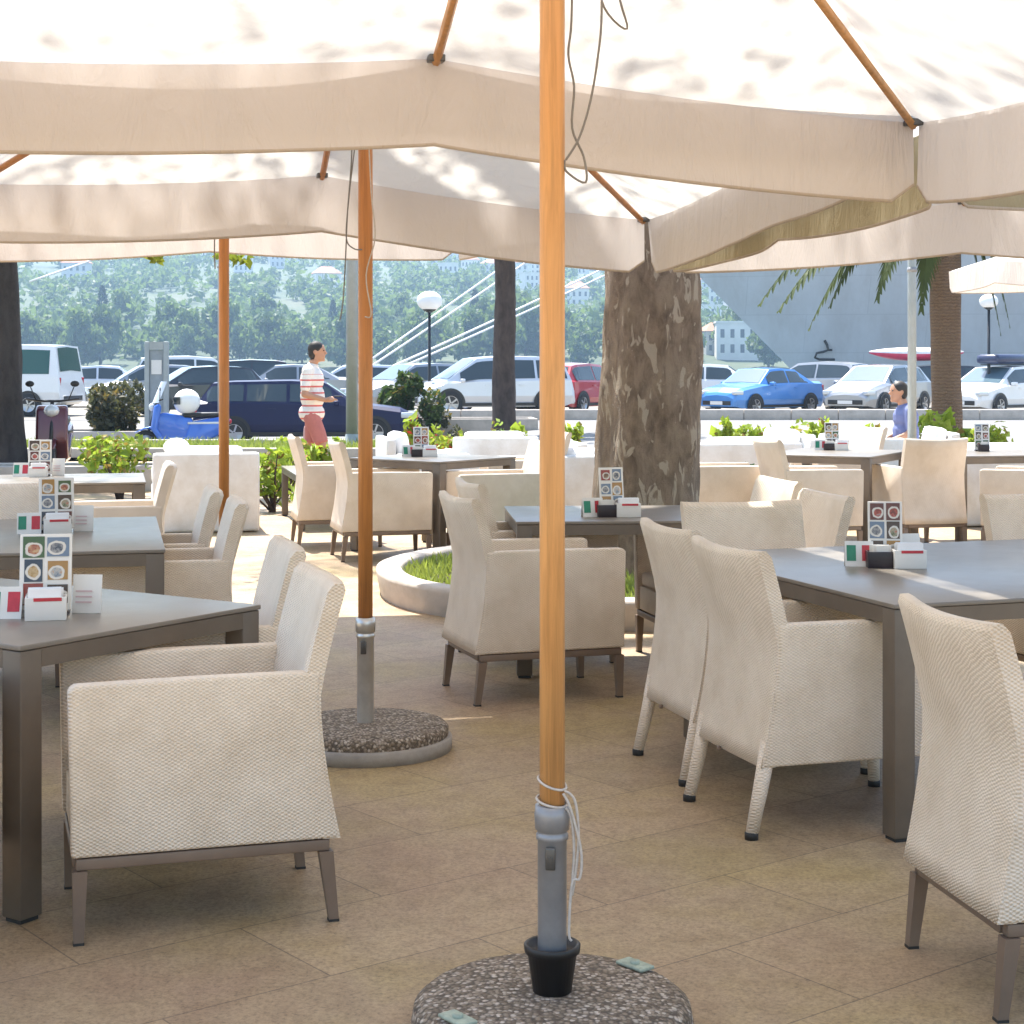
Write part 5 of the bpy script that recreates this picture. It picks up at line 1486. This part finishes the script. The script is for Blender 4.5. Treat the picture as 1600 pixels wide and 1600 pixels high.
for i, (px, y, w) in enumerate(HS):
    x = (px-800)*y/F
    house('small hazy house far up the hillside across the harbour', x, y, rh.uniform(-.5, .5), w*.9, w*.66, rh.uniform(6.0, 8.0), 'plaster' if rh.random() < .7 else 'plaster_grey', 'hip' if rh.random() < .55 else 'flat')
for i, (px, y, w, h, lab) in enumerate([(1150, 420, 10, 9, 'cream apartment block by the water right of the plane tree, left of two'), (1183, 425, 8, 11, 'cream apartment block by the water touching the ship outline'),
                                        (1120, 430, 8, 6, 'low pale house by the water close to the plane tree trunk'), (1213, 440, 7, 6, 'small pinkish house by the water under the ship bow')]):
    x = (px-800)*y/F
    house(lab, x, y, rh.uniform(-.3, .3), w, w*.8, h*.9, 'plaster', 'flat' if i < 2 else 'hip', 'houses along the far waterfront')
# wooded slope: a mass nobody could count
N = 1150; Cs = []
for i in range(N):
    y = gw.uniform(420, 1250); x = gw.uniform(-.33, .20)*y
    if any(-34 < y-hy < 6 and abs(x-(hp-800)*hy/F) < 9 for hp, hy, hw in HS): continue
    z = hz(x, y); s = gw.uniform(3.0, 6.4)
    d = rdirs(80, gw)*(gw.uniform(.45, 1, (80, 1))**.5)
    lob = gw.normal(0, .35, (5, 3))[gw.integers(0, 5, 80)]
    Cs.append(np.array([x, y, z+s*.75])+(d*.72+lob)*s*np.array([1, 1, .8]))
C = np.concatenate(Cs); A, B = leaf_axes(len(C), 1.35, gw)
tag(quads('far_wood', C, A, B, M['wood_leaf']), kind='stuff')
# ================================================================== AIR, LIGHT, CAMERA
def haze(density):
    m = bpy.data.materials.new('haze_air'); m.use_nodes = True; nt = m.node_tree; nt.nodes.clear()
    o = nt.nodes.new('ShaderNodeOutputMaterial'); v = nt.nodes.new('ShaderNodeVolumePrincipled')
    v.inputs['Color'].default_value = (.52, .74, 1.0, 1); v.inputs['Density'].default_value = density; v.inputs['Anisotropy'].default_value = .25
    nt.links.new(v.outputs[0], o.inputs['Volume'])
    mb = MB(); mb.box((50, 800, 72), (1640, 1650, 156)); hzb = mb.build('haze', m); tag(hzb, kind='stuff')
    m.volume_intersection_method = 'FAST' if hasattr(m, 'volume_intersection_method') else 'FAST'
    return hzb
HAZE = .00036
if HAZE: haze(HAZE)
SD = Vector((-.20, .43, 1.0)).normalized()
elev = math.asin(SD.z); az = math.atan2(SD.x, SD.y)
w = bpy.data.worlds.new('World'); scene.world = w; w.use_nodes = True
nt = w.node_tree; bgn = nt.nodes['Background']
sky = nt.nodes.new('ShaderNodeTexSky'); sky.sky_type = 'NISHITA'; sky.sun_disc = False
sky.sun_elevation = elev; sky.sun_rotation = az; sky.air_density = 1.2; sky.dust_density = 1.5
nt.links.new(sky.outputs[0], bgn.inputs[0]); bgn.inputs[1].default_value = .13
sl = bpy.data.lights.new('sun', 'SUN'); sl.energy = 4.9; sl.angle = R(.9); sl.color = (1, .955, .88)
so = bpy.data.objects.new('sun', sl); COL.objects.link(so); so.rotation_euler = (-SD).to_track_quat('-Z', 'Y').to_euler(); so.location = SD*60
cd = bpy.data.cameras.new('camera'); cam = bpy.data.objects.new('camera', cd); COL.objects.link(cam)
cam.location = (0, 0, CAMZ); cam.rotation_euler = (PI/2, 0, 0)
cd.sensor_width = 36; cd.sensor_fit = 'HORIZONTAL'; cd.lens = 36*F/1600; cd.shift_y = -(800-H)/1600
cd.clip_start = .05; cd.clip_end = 4000
scene.camera = cam
scene.render.engine = 'CYCLES'
vs_ = scene.view_settings; vs_.view_transform = 'Standard'; vs_.look = 'None'; vs_.gamma = 1; vs_.exposure = 1.54; vs_.use_curve_mapping = False
cy = scene.cycles
cy.use_denoising = True; cy.max_bounces = 8; cy.diffuse_bounces = 5; cy.transmission_bounces = 6; cy.glossy_bounces = 3; cy.volume_bounces = 1; cy.transparent_max_bounces = 8
cy.sample_clamp_indirect = 8; cy.caustics_reflective = False; cy.caustics_refractive = False
